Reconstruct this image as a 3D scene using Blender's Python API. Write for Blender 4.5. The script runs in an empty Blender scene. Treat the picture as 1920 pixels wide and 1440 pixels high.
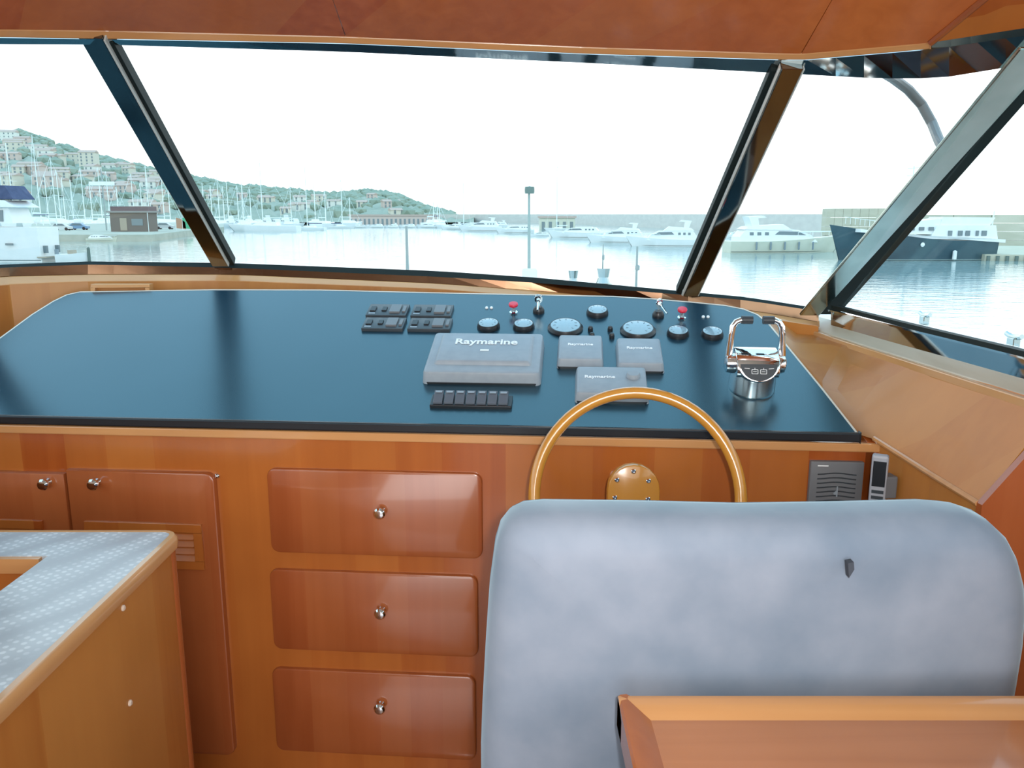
import bpy, bmesh, math, random
from mathutils import Vector as V, Matrix
random.seed(7)
sc = bpy.context.scene
C = sc.collection
# ------------------------------------------------------------------ camera, sky, lamps, exposure
F = 1550.0
PITCH = math.atan(318 / F)
EYE = V((0, 0, 1.6))
cam = bpy.data.cameras.new('camera'); camo = bpy.data.objects.new('camera', cam); C.objects.link(camo)
cam.sensor_width = 36; cam.lens = 36 * F / 1920; cam.clip_start = 0.05; cam.clip_end = 9000
camo.location = EYE; camo.rotation_euler = (math.pi / 2 - PITCH, 0, 0)
sc.camera = camo
sc.view_settings.view_transform = 'Standard'; sc.view_settings.look = 'None'
sc.view_settings.gamma = 1; sc.view_settings.use_curve_mapping = False
sc.view_settings.exposure = 0.0
world = bpy.data.worlds.new('overcast_sky'); sc.world = world; world.use_nodes = True
wn = world.node_tree.nodes; wl = world.node_tree.links; wn.clear()
wo = wn.new('ShaderNodeOutputWorld'); bg = wn.new('ShaderNodeBackground'); wl.new(bg.outputs[0], wo.inputs[0])
tc = wn.new('ShaderNodeTexCoord'); mp = wn.new('ShaderNodeMapping'); mp.inputs['Scale'].default_value = (1.2, 1.2, 4)
nz = wn.new('ShaderNodeTexNoise'); nz.inputs['Scale'].default_value = 1.6; nz.inputs['Detail'].default_value = 5
cr = wn.new('ShaderNodeValToRGB'); cr.color_ramp.elements[0].position = .35; cr.color_ramp.elements[1].position = .62
cr.color_ramp.elements[0].color = (1.9, 2.05, 2.1, 1); cr.color_ramp.elements[1].color = (2.4, 2.45, 2.45, 1)
sx = wn.new('ShaderNodeSeparateXYZ'); wl.new(tc.outputs['Generated'], sx.inputs[0])
zr = wn.new('ShaderNodeMapRange'); zr.inputs[1].default_value = .1; zr.inputs[2].default_value = .7; zr.interpolation_type = 'SMOOTHSTEP'; wl.new(sx.outputs[2], zr.inputs[0])
mx = wn.new('ShaderNodeMix'); mx.data_type = 'RGBA'; wl.new(zr.outputs[0], mx.inputs[0]); wl.new(cr.outputs[0], mx.inputs[6]); mx.inputs[7].default_value = (.95, 1.6, 2.1, 1)
wl.new(tc.outputs['Generated'], mp.inputs[0]); wl.new(mp.outputs[0], nz.inputs[0]); wl.new(nz.outputs[0], cr.inputs[0])
wl.new(mx.outputs[2], bg.inputs[0]); bg.inputs[1].default_value = 1.0

def area(name, loc, target, sx, sy, power, col=(1, 1, 1)):
    l = bpy.data.lights.new(name, 'AREA'); l.shape = 'RECTANGLE'; l.size = sx; l.size_y = sy; l.energy = power; l.color = col
    o = bpy.data.objects.new(name, l); C.objects.link(o); o.location = loc
    o.rotation_euler = (V(target) - V(loc)).to_track_quat('-Z', 'Y').to_euler(); return o
area('overhead_fill', (-.1, -.6, 2.08), (-.1, .6, 0), 2.2, 1.6, 22, (1, .95, .88))  # added fill light above the cabin, not a fitted lamp
area('aft_fill', (-.1, -2.3, 1.3), (-.1, 2, 1.2), 2.2, 1.5, 34, (.95, .98, 1))  # added fill panel behind the camera, brightens faces that look aft
fl = bpy.data.lights.new('camera_flash', 'SPOT'); fl.spot_size = math.radians(105); fl.spot_blend = 1; fl.energy = 60; fl.shadow_soft_size = .018; fl.color = (1, .98, .95)
flo = bpy.data.objects.new('camera_flash', fl); C.objects.link(flo); flo.location = (.05, -.02, 1.64); flo.rotation_euler = (math.pi / 2 - PITCH * .6, 0, 0)

# ------------------------------------------------------------------ geometry helpers
FWD = V((0, math.cos(PITCH), -math.sin(PITCH))); UP = V((0, math.sin(PITCH), math.cos(PITCH))); RT = V((1, 0, 0))
Z = V((0, 0, 1))
def ray(u, v): return FWD + RT * ((u - 960) / F) - UP * ((v - 720) / F)
def at_y(u, v, y): d = ray(u, v); return EYE + d * (y / d.y)
def at_z(u, v, z): d = ray(u, v); return EYE + d * ((z - EYE.z) / d.z)
def on(u, v, p, n): d = ray(u, v); return EYE + d * ((p - EYE).dot(n) / d.dot(n))

def bm_new(): return bmesh.new()
def quadbox(bm, a, b, c, d, off):
    "closed box from a quad a,b,c,d and an offset vector"
    vs = [bm.verts.new(p) for p in (a, b, c, d)] + [bm.verts.new(p + off) for p in (a, b, c, d)]
    for f in ((0, 1, 2, 3), (7, 6, 5, 4), (0, 4, 5, 1), (1, 5, 6, 2), (2, 6, 7, 3), (3, 7, 4, 0)):
        bm.faces.new([vs[i] for i in f])
def box(bm, c, s, e1=V((1, 0, 0)), e2=V((0, 1, 0)), e3=None):
    c = V(c); e3 = e3 or e1.cross(e2)
    x, y, z = e1 * s[0] / 2, e2 * s[1] / 2, e3 * s[2] / 2
    quadbox(bm, c - x - y - z, c + x - y - z, c + x + y - z, c - x + y - z, z * 2)
def prism(bm, pts, off):
    a = [bm.verts.new(p) for p in pts]; b = [bm.verts.new(p + off) for p in pts]
    n = len(pts); bm.faces.new(a); bm.faces.new(b[::-1])
    for i in range(n): bm.faces.new((a[i], b[i], b[(i + 1) % n], a[(i + 1) % n]))
def strip(bm, A, B, off):
    "solid strip between polylines A and B with thickness vector (or list) off"
    n = len(A); offs = off if isinstance(off, list) else [off] * n
    R = []
    for i in range(n):
        R.append([bm.verts.new(p) for p in (A[i], B[i], B[i] + offs[i], A[i] + offs[i])])
    for i in range(n - 1):
        for k in range(4): bm.faces.new((R[i][k], R[i][(k + 1) % 4], R[i + 1][(k + 1) % 4], R[i + 1][k]))
    bm.faces.new(R[0]); bm.faces.new(R[-1][::-1])
def tube(bm, pts, r, seg=10, closed=False):
    pts = [V(p) for p in pts]; n = len(pts); rs = r if isinstance(r, list) else [r] * n
    rings = []; prev = None
    for i, p in enumerate(pts):
        if closed: t = pts[(i + 1) % n] - pts[i - 1]
        else: t = pts[min(i + 1, n - 1)] - pts[max(i - 1, 0)]
        t.normalize()
        if prev is None:
            a = t.orthogonal().normalized()
        else:
            a = prev - t * prev.dot(t); a.normalize()
        prev = a; b = t.cross(a)
        rings.append([bm.verts.new(p + (a * math.cos(k * 2 * math.pi / seg) + b * math.sin(k * 2 * math.pi / seg)) * rs[i]) for k in range(seg)])
    for i in range(n if closed else n - 1):
        r0, r1 = rings[i], rings[(i + 1) % n]
        sh = 0
        if closed and i == n - 1:
            sh = min(range(seg), key=lambda s: (r0[0].co - r1[s].co).length)
        for k in range(seg): bm.faces.new((r0[k], r0[(k + 1) % seg], r1[(k + 1 + sh) % seg], r1[(k + sh) % seg]))
    if not closed: bm.faces.new(rings[0][::-1]); bm.faces.new(rings[-1])
def lathe(bm, prof, o, ax, seg=24, sx=1.0):
    "prof: (radius, height) pairs along ax from o"
    o = V(o); ax = V(ax).normalized(); a = ax.orthogonal().normalized(); b = ax.cross(a)
    rings = []
    for r, h in prof:
        if r < 1e-6: rings.append([bm.verts.new(o + ax * h)])
        else: rings.append([bm.verts.new(o + ax * h + (a * math.cos(k * 2 * math.pi / seg) + b * math.sin(k * 2 * math.pi / seg)) * r) for k in range(seg)])
    for r0, r1 in zip(rings, rings[1:]):
        for k in range(seg):
            if len(r0) == 1: bm.faces.new((r0[0], r1[k], r1[(k + 1) % seg]))
            elif len(r1) == 1: bm.faces.new((r0[(k + 1) % seg], r0[k], r1[0]))
            else: bm.faces.new((r0[(k + 1) % seg], r0[k], r1[k], r1[(k + 1) % seg]))
    if len(rings[0]) > 1: bm.faces.new(rings[0])
    if len(rings[-1]) > 1: bm.faces.new(rings[-1][::-1])
def rrect(w, h, r, seg=5, corners=(1, 1, 1, 1)):
    out = []
    for i, (cx, cy, a0) in enumerate(((w / 2, h / 2, 0), (-w / 2, h / 2, 90), (-w / 2, -h / 2, 180), (w / 2, -h / 2, 270))):
        rr = r * corners[i]
        if rr < 1e-5: out.append((cx, cy)); continue
        ox, oy = cx - math.copysign(rr, cx), cy - math.copysign(rr, cy)
        for k in range(seg + 1):
            a = math.radians(a0 + 90 * k / seg); out.append((ox + rr * math.cos(a), oy + rr * math.sin(a)))
    return out
def slab(bm, o, e1, e2, n, w, h, r, t, bev=.003, corners=(1, 1, 1, 1), taper=0.0):
    "rounded rectangle raised by t with a chamfered top edge"
    lay = [(0, 0), (0, t - bev), (bev * .3, t - bev * .3), (bev, t)]
    rings = []
    for ins, hh in lay:
        k = taper * hh / t
        rings.append([bm.verts.new(V(o) + e1 * x + e2 * y + n * hh) for x, y in rrect(w - 2 * (ins + k), h - 2 * (ins + k), max(r - ins, .0008), 5, corners)])
    m = len(rings[0])
    for a, b in zip(rings, rings[1:]):
        for i in range(m): bm.faces.new((a[i], a[(i + 1) % m], b[(i + 1) % m], b[i]))
    bm.faces.new(rings[0][::-1]); bm.faces.new(rings[-1])

ROOTM = {}
def obj(name, bm, mat, parent=None, smooth=False, bevel=0, local=False, bseg=2):
    bmesh.ops.remove_doubles(bm, verts=bm.verts, dist=1e-6)
    if bevel: bmesh.ops.bevel(bm, geom=list(bm.edges), offset=bevel, segments=bseg, affect='EDGES', profile=.5)
    bmesh.ops.recalc_face_normals(bm, faces=bm.faces)
    me = bpy.data.meshes.new(name)
    o = bpy.data.objects.new(name, me); C.objects.link(o)
    if parent is not None:
        o.parent = parent
        if not local: bm.transform(ROOTM[parent.name].inverted())
        ROOTM[o.name] = ROOTM[parent.name]
    else:
        vs = [v.co for v in bm.verts]
        lo = V((min(v.x for v in vs), min(v.y for v in vs), min(v.z for v in vs))); hi = V((max(v.x for v in vs), max(v.y for v in vs), max(v.z for v in vs)))
        c = V(((lo.x + hi.x) / 2, (lo.y + hi.y) / 2, lo.z))
        bm.transform(Matrix.Translation(-c)); o.location = c; ROOTM[o.name] = Matrix.Translation(c)
    bm.to_mesh(me); bm.free()
    if mat: me.materials.append(mat)
    if smooth:
        for p in me.polygons: p.use_smooth = True
        me.set_sharp_from_angle(angle=math.radians(35))
    return o
def tag(o, label, cat=None, group=None, kind=None):
    o['label'] = label
    if cat: o['category'] = cat
    if group: o['group'] = group
    if kind: o['kind'] = kind
    return o
def thing(name, label, cat, loc, rotz=0, group=None):
    o = bpy.data.objects.new(name, None); C.objects.link(o); o.empty_display_size = .05
    o.location = loc; o.rotation_euler = (0, 0, rotz)
    ROOTM[o.name] = Matrix.Translation(V(loc)) @ Matrix.Rotation(rotz, 4, 'Z')
    return tag(o, label, cat, group)
def struct(name, bm, mat, **k):
    o = obj(name, bm, mat, **k); o['kind'] = 'structure'; return o
def sroot(name, loc=(0, 0, 0)):
    o = bpy.data.objects.new(name, None); C.objects.link(o); o.location = loc
    ROOTM[o.name] = Matrix.Translation(V(loc)); o['kind'] = 'structure'; return o
def text(name, s, size, o, e1, e2, n, mat, parent, thick=.0004, bold=0.0, italic=False):
    cu = bpy.data.curves.new('t', 'FONT'); cu.body = s; cu.size = size; cu.align_x = 'CENTER'; cu.align_y = 'CENTER'
    cu.offset = bold; cu.extrude = thick; cu.resolution_u = 3
    if italic: cu.shear = .25
    t = bpy.data.objects.new('t', cu); C.objects.link(t)
    me = bpy.data.meshes.new_from_object(t.evaluated_get(bpy.context.evaluated_depsgraph_get()))
    C.objects.unlink(t); bpy.data.objects.remove(t)
    bm = bm_new(); bm.from_mesh(me); bpy.data.meshes.remove(me)
    M = Matrix((e1, e2, n)).transposed().to_4x4(); M.translation = V(o)
    bm.transform(M)
    return obj(name, bm, mat, parent)
class PL:
    def __init__(s, pts): s.p = pts
    def at(s, u):
        p = s.p
        for a, b in zip(p, p[1:]):
            if u <= b[0] or b is p[-1]:
                f = (u - a[0]) / (b[0] - a[0]); return at_y(u, a[1] + (b[1] - a[1]) * f, a[2] + (b[2] - a[2]) * f)
    def pts(s, u0, u1, n): return [s.at(u0 + (u1 - u0) * i / (n - 1)) for i in range(n)]

# ------------------------------------------------------------------ materials
def mat(name, col, rough=.5, metal=0, **k):
    m = bpy.data.materials.new(name); m.use_nodes = True; b = m.node_tree.nodes['Principled BSDF']
    b.inputs['Base Color'].default_value = (*col, 1); b.inputs['Roughness'].default_value = rough; b.inputs['Metallic'].default_value = metal
    for a, v in k.items(): b.inputs[a.replace('_', ' ')].default_value = v
    return m
def mixcol(nt, fac, a, b):
    n = nt.nodes.new('ShaderNodeMix'); n.data_type = 'RGBA'
    for i, x in ((0, fac), (6, a), (7, b)):
        if hasattr(x, 'links') or hasattr(x, 'is_linked'): nt.links.new(x, n.inputs[i])
        else: n.inputs[i].default_value = x if i == 0 else (*x, 1)
    return n.outputs[2]
def noisemat(name, c1, c2, scale, rough=.5, stretch=(1, 1, 1), lo=.35, hi=.65, detail=4, bump=0, metal=0, **k):
    m = mat(name, c1, rough, metal, **k); nt = m.node_tree; b = nt.nodes['Principled BSDF']
    g = nt.nodes.new('ShaderNodeNewGeometry'); mp = nt.nodes.new('ShaderNodeMapping'); mp.inputs['Scale'].default_value = stretch
    n = nt.nodes.new('ShaderNodeTexNoise'); n.inputs['Scale'].default_value = scale; n.inputs['Detail'].default_value = detail
    r = nt.nodes.new('ShaderNodeMapRange'); r.inputs[1].default_value = lo; r.inputs[2].default_value = hi
    nt.links.new(g.outputs['Position'], mp.inputs[0]); nt.links.new(mp.outputs[0], n.inputs[0]); nt.links.new(n.outputs[0], r.inputs[0])
    nt.links.new(mixcol(nt, r.outputs[0], c1, c2), b.inputs['Base Color'])
    if bump:
        bp = nt.nodes.new('ShaderNodeBump'); bp.inputs['Strength'].default_value = bump; bp.inputs['Distance'].default_value = .002
        nt.links.new(n.outputs[0], bp.inputs['Height']); nt.links.new(bp.outputs[0], b.inputs['Normal'])
    return m
def wood(name, c1, c2, c3, axis='z', leaf=.13, rough=.22, coat=.5, leafamt=.55):
    "varnished cherry veneer: grain streaks along the axis and leaves of slightly different tone"
    m = mat(name, c1, rough); nt = m.node_tree; N = nt.nodes; L = nt.links; b = N['Principled BSDF']
    b.inputs['Coat Weight'].default_value = coat; b.inputs['Coat Roughness'].default_value = .06
    g = N.new('ShaderNodeNewGeometry'); mp = N.new('ShaderNodeMapping')
    mp.inputs['Scale'].default_value = {'z': (26, 26, 1.3), 'x': (1.3, 26, 26), 'y': (26, 1.3, 26)}[axis]
    n = N.new('ShaderNodeTexNoise'); n.inputs['Scale'].default_value = 1; n.inputs['Detail'].default_value = 5; n.inputs['Distortion'].default_value = .6
    L.new(g.outputs['Position'], mp.inputs[0]); L.new(mp.outputs[0], n.inputs[0])
    r = N.new('ShaderNodeMapRange'); r.inputs[1].default_value = .3; r.inputs[2].default_value = .7; L.new(n.outputs[0], r.inputs[0])
    sp = N.new('ShaderNodeSeparateXYZ'); L.new(g.outputs['Position'], sp.inputs[0])
    ad = N.new('ShaderNodeMath'); ad.operation = 'MULTIPLY_ADD'
    if axis == 'z': L.new(sp.outputs[1], ad.inputs[0]); ad.inputs[1].default_value = .9; L.new(sp.outputs[0], ad.inputs[2])
    elif axis == 'x': L.new(sp.outputs[1], ad.inputs[0]); ad.inputs[1].default_value = 1; L.new(sp.outputs[2], ad.inputs[2])
    else: L.new(sp.outputs[0], ad.inputs[0]); ad.inputs[1].default_value = 1; L.new(sp.outputs[2], ad.inputs[2])
    # leaves of uneven width
    sn = N.new('ShaderNodeMath'); sn.operation = 'SINE'; ml = N.new('ShaderNodeMath'); ml.operation = 'MULTIPLY'; ml.inputs[1].default_value = 9
    L.new(ad.outputs[0], ml.inputs[0]); L.new(ml.outputs[0], sn.inputs[0])
    a2 = N.new('ShaderNodeMath'); a2.operation = 'MULTIPLY_ADD'; a2.inputs[1].default_value = .3
    dv = N.new('ShaderNodeMath'); dv.operation = 'DIVIDE'; dv.inputs[1].default_value = leaf; L.new(ad.outputs[0], dv.inputs[0])
    L.new(sn.outputs[0], a2.inputs[0]); L.new(dv.outputs[0], a2.inputs[2])
    fl = N.new('ShaderNodeMath'); fl.operation = 'FLOOR'; L.new(a2.outputs[0], fl.inputs[0])
    w = N.new('ShaderNodeTexWhiteNoise'); w.noise_dimensions = '1D'; L.new(fl.outputs[0], w.inputs['W'])
    c = mixcol(nt, r.outputs[0], c1, c2)
    f = N.new('ShaderNodeMath'); f.operation = 'MULTIPLY'; f.inputs[1].default_value = leafamt; L.new(w.outputs[0], f.inputs[0])
    c = mixcol(nt, f.outputs[0], c, c3)
    # figure: blotchy chatoyance
    n2 = N.new('ShaderNodeTexNoise'); n2.inputs['Scale'].default_value = 5; n2.inputs['Detail'].default_value = 2; L.new(g.outputs['Position'], n2.inputs[0])
    r2 = N.new('ShaderNodeMapRange'); r2.inputs[1].default_value = .3; r2.inputs[2].default_value = .75; r2.inputs[3].default_value = 0; r2.inputs[4].default_value = .3
    L.new(n2.outputs[0], r2.inputs[0]); c = mixcol(nt, r2.outputs[0], c, tuple(x * .62 for x in c1))
    L.new(c, b.inputs['Base Color'])
    return m
CHERRY = wood('cherry_veneer', (.43, .105, .020), (.34, .07, .013), (.52, .18, .038), leafamt=.8)
CHERRYD = wood('cherry_door', (.38, .095, .028), (.31, .07, .019), (.42, .13, .040), leaf=.09)
CHERRYX = wood('cherry_across', (.58, .14, .034), (.44, .09, .02), (.62, .20, .05), axis='z', leaf=.3, rough=.2, coat=.25)
HONEY = wood('honey_veneer', (.52, .195, .040), (.44, .145, .027), (.56, .24, .058), leaf=.16, rough=.42, coat=.06, leafamt=.8)
TABLE = wood('table_veneer', (.56, .22, .085), (.48, .18, .065), (.58, .24, .10), axis='x', leaf=.9, leafamt=.2)
LIPX = wood('light_lipping', (.66, .33, .13), (.58, .27, .10), (.7, .37, .16), axis='x', leaf=2, leafamt=.2)
LIPY = wood('light_lipping_aft', (.66, .36, .15), (.58, .30, .12), (.7, .4, .18), axis='y', leaf=2, leafamt=.2)
WHEELW = wood('golden_wood', (.56, .25, .035), (.50, .21, .025), (.6, .28, .05), leaf=3, rough=.2, coat=.8)
DASH = noisemat('dark_blue_laminate', (.006, .026, .046), (.009, .032, .054), 4, rough=.26, IOR=1.9, Specular_Tint=(.5, .88, 1, 1))
BLACK = mat('black_plastic', (.012, .014, .018), .35)
RUBBER = mat('dark_green_rubber', (.010, .018, .018), .6, Specular_IOR_Level=.25)
CHROME = mat('polished_chrome', (.86, .87, .88), .05, 1)
STEEL = noisemat('polished_steel', (.50, .54, .53), (.42, .46, .45), 3, rough=.06, metal=1)
COVER = noisemat('pale_grey_cover', (.30, .35, .40), (.27, .32, .37), 40, rough=.5)
GREYP = mat('grey_plastic', (.16, .17, .185), .45)
DGREY = mat('dark_grey_plastic', (.04, .05, .06), .4)
WHITE = mat('white_print', (.85, .88, .9), .5)
REDM = mat('red_plastic', (.72, .03, .07), .35)
GLASSC = mat('gauge_glass', (.26, .38, .45), .15, 0, IOR=1.7, Coat_Weight=.5)
VELOUR = noisemat('blue_velour', (.15, .20, .27), (.27, .31, .385), 6, rough=.9, lo=.3, hi=.7, detail=6, Sheen_Weight=.5, Sheen_Roughness=.4)
VELOUR.node_tree.nodes['Principled BSDF'].inputs['Sheen Tint'].default_value = (.55, .78, .9, 1)
CREAM = mat('cream_ceiling', (.62, .58, .5), .7)
FLOORM = wood('floor_boards', (.30, .10, .03), (.22, .07, .02), (.33, .12, .04), axis='y', leaf=.1)
WHITEP = noisemat('white_gelcoat', (.80, .82, .81), (.84, .85, .84), 1.5, rough=.35)
GELC = noisemat('cream_gelcoat', (.62, .62, .50), (.68, .67, .55), .8, rough=.4)
WINM = mat('dark_boat_glass', (.16, .21, .23), .15)
NAVY = noisemat('navy_hull', (.030, .070, .095), (.045, .095, .12), .6, rough=.25)
FENDER = mat('grey_fender', (.22, .27, .30), .6)
ANTIF = mat('waterline_paint', (.13, .17, .15), .7)
MASTM = mat('pale_mast', (.80, .85, .83), .5)
TEAK = mat('tan_canvas', (.42, .36, .28), .8)
BLUEC = noisemat('blue_canvas', (.045, .065, .14), (.07, .09, .18), 2, rough=.8)
def laminate():
    m = mat('speckled_worktop', (.5, .5, .5), .22); nt = m.node_tree; N = nt.nodes; L = nt.links; b = N['Principled BSDF']
    g = N.new('ShaderNodeNewGeometry'); mp = N.new('ShaderNodeMapping'); mp.inputs['Rotation'].default_value = (0, 0, .5)
    L.new(g.outputs['Position'], mp.inputs[0])
    vo = N.new('ShaderNodeTexVoronoi'); vo.inputs['Scale'].default_value = 62; vo.inputs['Randomness'].default_value = .35; vo.voronoi_dimensions = '2D'; L.new(mp.outputs[0], vo.inputs[0])
    r = N.new('ShaderNodeMapRange'); r.inputs[1].default_value = .2; r.inputs[2].default_value = .34; r.inputs[3].default_value = 1; r.inputs[4].default_value = 0; L.new(vo.outputs['Distance'], r.inputs[0])
    wv = N.new('ShaderNodeTexWave'); wv.inputs['Scale'].default_value = 3.2; wv.inputs['Distortion'].default_value = 5; wv.inputs['Detail'].default_value = 2; L.new(mp.outputs[0], wv.inputs[0])
    base = mixcol(nt, wv.outputs['Fac'], (.40, .43, .47), (.50, .54, .58))
    mm = N.new('ShaderNodeMath'); mm.operation = 'MULTIPLY'; L.new(r.outputs[0], mm.inputs[0]); L.new(wv.outputs['Fac'], mm.inputs[1])
    L.new(mixcol(nt, mm.outputs[0], base, (.68, .72, .75)), b.inputs['Base Color']); return m
LAMI = laminate()
def glassmat(name, tint, refl=1.0):
    m = bpy.data.materials.new(name); m.use_nodes = True; nt = m.node_tree; N = nt.nodes; N.clear()
    o = N.new('ShaderNodeOutputMaterial'); t = N.new('ShaderNodeBsdfTransparent'); t.inputs[0].default_value = (*tint, 1)
    g = N.new('ShaderNodeBsdfGlossy'); g.inputs['Roughness'].default_value = .01
    lw = N.new('ShaderNodeLayerWeight'); lw.inputs[0].default_value = .5; pw = N.new('ShaderNodeMath'); pw.operation = 'POWER'; pw.inputs[1].default_value = 5
    fr = N.new('ShaderNodeMath'); fr.operation = 'MULTIPLY_ADD'; fr.inputs[1].default_value = .9; fr.inputs[2].default_value = .018; mx = N.new('ShaderNodeMixShader')
    nt.links.new(lw.outputs['Facing'], pw.inputs[0]); nt.links.new(pw.outputs[0], fr.inputs[0])
    nt.links.new(fr.outputs[0], mx.inputs[0]); nt.links.new(t.outputs[0], mx.inputs[1]); nt.links.new(g.outputs[0], mx.inputs[2]); nt.links.new(mx.outputs[0], o.inputs[0])
    return m
PANE = glassmat('window_glass', (.955, .985, .98))

# ------------------------------------------------------------------ water and far shore
SEA = -2.9
def water():
    bm = bm_new(); bmesh.ops.create_grid(bm, x_segments=8, y_segments=8, size=3500, matrix=Matrix.Translation((0, 0, SEA)))
    m = mat('harbour_water', (.30, .42, .42), .04, IOR=1.333); nt = m.node_tree; N = nt.nodes; L = nt.links
    g = N.new('ShaderNodeNewGeometry'); mp = N.new('ShaderNodeMapping'); mp.inputs['Scale'].default_value = (.7, 1.6, 1)
    n = N.new('ShaderNodeTexNoise'); n.inputs['Scale'].default_value = .9; n.inputs['Detail'].default_value = 4
    bp = N.new('ShaderNodeBump'); bp.inputs['Strength'].default_value = .16; bp.inputs['Distance'].default_value = .22
    L.new(g.outputs['Position'], mp.inputs[0]); L.new(mp.outputs[0], n.inputs[0]); L.new(n.outputs[0], bp.inputs['Height']); L.new(bp.outputs[0], N['Principled BSDF'].inputs['Normal'])
    o = obj('harbour_water', bm, m); o['kind'] = 'structure'; return o
water()
HILLPROF = [(-700, 300), (-300, 282), (-60, 262), (0, 267), (25, 272), (50, 262), (75, 257), (105, 268), (130, 277), (200, 299), (240, 308), (290, 321), (340, 332), (380, 339), (440, 351), (500, 356), (560, 361), (600, 367), (640, 368), (690, 362), (735, 365), (770, 378), (800, 389), (815, 395), (850, 402), (900, 407)]
def prof(u):
    for a, b in zip(HILLPROF, HILLPROF[1:]):
        if u <= b[0]: return a[1] + (b[1] - a[1]) * (u - a[0]) / (b[0] - a[0])
    return 407
def hill_pt(u, f):
    "point on the hillside, f=0 shore, f=1 ridge"
    D = 380 + (620 + max(0, 300 - u) * .4) * f
    top = (402 - prof(u)) / F * (1000 + max(0, 300 - u) * .4)
    z = SEA + 1 + (top - SEA - 1) * (f ** .85)
    x = (u - 960) / F * D * 1.0
    return V((x, D, EYE.z + z if False else z + 1.6 * f))
bm = bm_new(); rows = []
NU, NF = 150, 26
for j in range(NF + 4):
    row = []
    for i in range(NU + 1):
        u = -680 + 1570 * i / NU; f = min(j / NF, 1)
        p = hill_pt(u, f)
        k = math.sin(f * math.pi) * 3.5
        p.z += k * math.sin(i * 1.7 + j * .9) * .5 + random.uniform(-1, 1) * 1.1 * (1 if 0 < f else 0)
        if j > NF: p.y += (j - NF) * 60; p.z -= (j - NF) ** 2 * 12
        row.append(bm.verts.new(p))
    rows.append(row)
for a, b in zip(rows, rows[1:]):
    for i in range(NU): bm.faces.new((a[i], a[i + 1], b[i + 1], b[i]))
HILLM = noisemat('hazy_hillside', (.27, .32, .255), (.36, .39, .32), .03, rough=1, detail=6)  # distance haze is put into these paler greens
o = obj('wooded_hill', bm, HILLM, smooth=True); tag(o, 'long green wooded hill falling to the harbour on the left', 'hill')
# tree crowns too many to count
bm = bm_new()
for i in range(900):
    u = random.uniform(-60, 850); f = random.choice((1, random.random() ** .5, random.random() ** .6)); p = hill_pt(u, f)
    r = random.uniform(3.5, 7) * (1 if u < 420 else .9)
    M_ = Matrix.Translation(p + Z * r * .15) @ Matrix.Diagonal((r, r, r * random.uniform(.55, .8), 1))
    bmesh.ops.create_icosphere(bm, subdivisions=1, radius=1, matrix=M_)
TREEM = noisemat('hazy_tree_crowns', (.23, .29, .225), (.31, .36, .285), .05, rough=1)  # crowns paled for haze like the hill below them
o = obj('hill_trees', bm, TREEM, smooth=True); tag(o, 'grey-green tree crowns covering the hill', 'trees', kind='stuff')
# houses
HW = [mat('house_wall_cream', (.66, .62, .52), .9), mat('house_wall_pink', (.63, .51, .45), .9), mat('house_wall_white', (.74, .74, .68), .9)]
HR = mat('terracotta_roof', (.53, .41, .35), .9); HWIN = mat('house_window', (.22, .26, .27), .6)
HLAB = ['small cream house with a terracotta roof on the wooded hillside', 'small pink house with a terracotta roof on the wooded hillside', 'small white house with a terracotta roof on the wooded hillside']
def house(u, f, w, d, h, k, rot, floors=2, label=None, name='hillside_house', grp=True):
    p = hill_pt(u, f); p.z -= 1.5
    t = thing(name, label or HLAB[k], 'house', p, rot, ('%s hillside houses' % ('cream', 'pink', 'white')[k]) if grp else None)
    bm = bm_new(); box(bm, (0, 0, h / 2), (w, d, h)); obj('wall', bm, HW[k], t, local=True)
    bm = bm_new(); e = .4
    prism(bm, [V((-w / 2 - e, -d / 2 - e, h)), V((-w / 2 - e, d / 2 + e, h)), V((-w / 2 - e, 0, h + d * .22))], V((w + 2 * e, 0, 0)))
    obj('roof', bm, HR, t, local=True)
    nx = max(2, int(w / 3.5)); bm = bm_new()
    for a in range(nx):
        for b in range(floors):
            box(bm, (-w / 2 + (a + .5) * w / nx, -d / 2 - .04, 1.5 + (b + .5) * (h - 1.5) / floors), (1.1, .1, 1.5))
    o = obj('windows', bm, HWIN, t, local=True); o['kind'] = 'stuff'
    return t
rs = random.Random(3)
n_ = 0
while n_ < 84:
    u = rs.uniform(-40, 330) if n_ < 62 else rs.uniform(330, 790)
    f = rs.uniform(.04, .62) if u < 330 else rs.uniform(.05, .5)
    k = rs.choice((0, 0, 1, 1, 2)); s = (.62 + f * .5) * (1 if u < 330 else .75)
    house(u, f, rs.uniform(9, 20) * s, rs.uniform(8, 11) * s, rs.uniform(6, 10) * s, k, rs.uniform(-.5, .5)); n_ += 1
house(193, .42, 12, 9, 16, 0, .1, 6, 'tall cream hotel block standing out on the hillside', 'hillside_hotel', False)
house(52, .72, 17, 12, 11, 2, .2, 3, 'white villa high under the hill summit', 'hilltop_villa', False)
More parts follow.
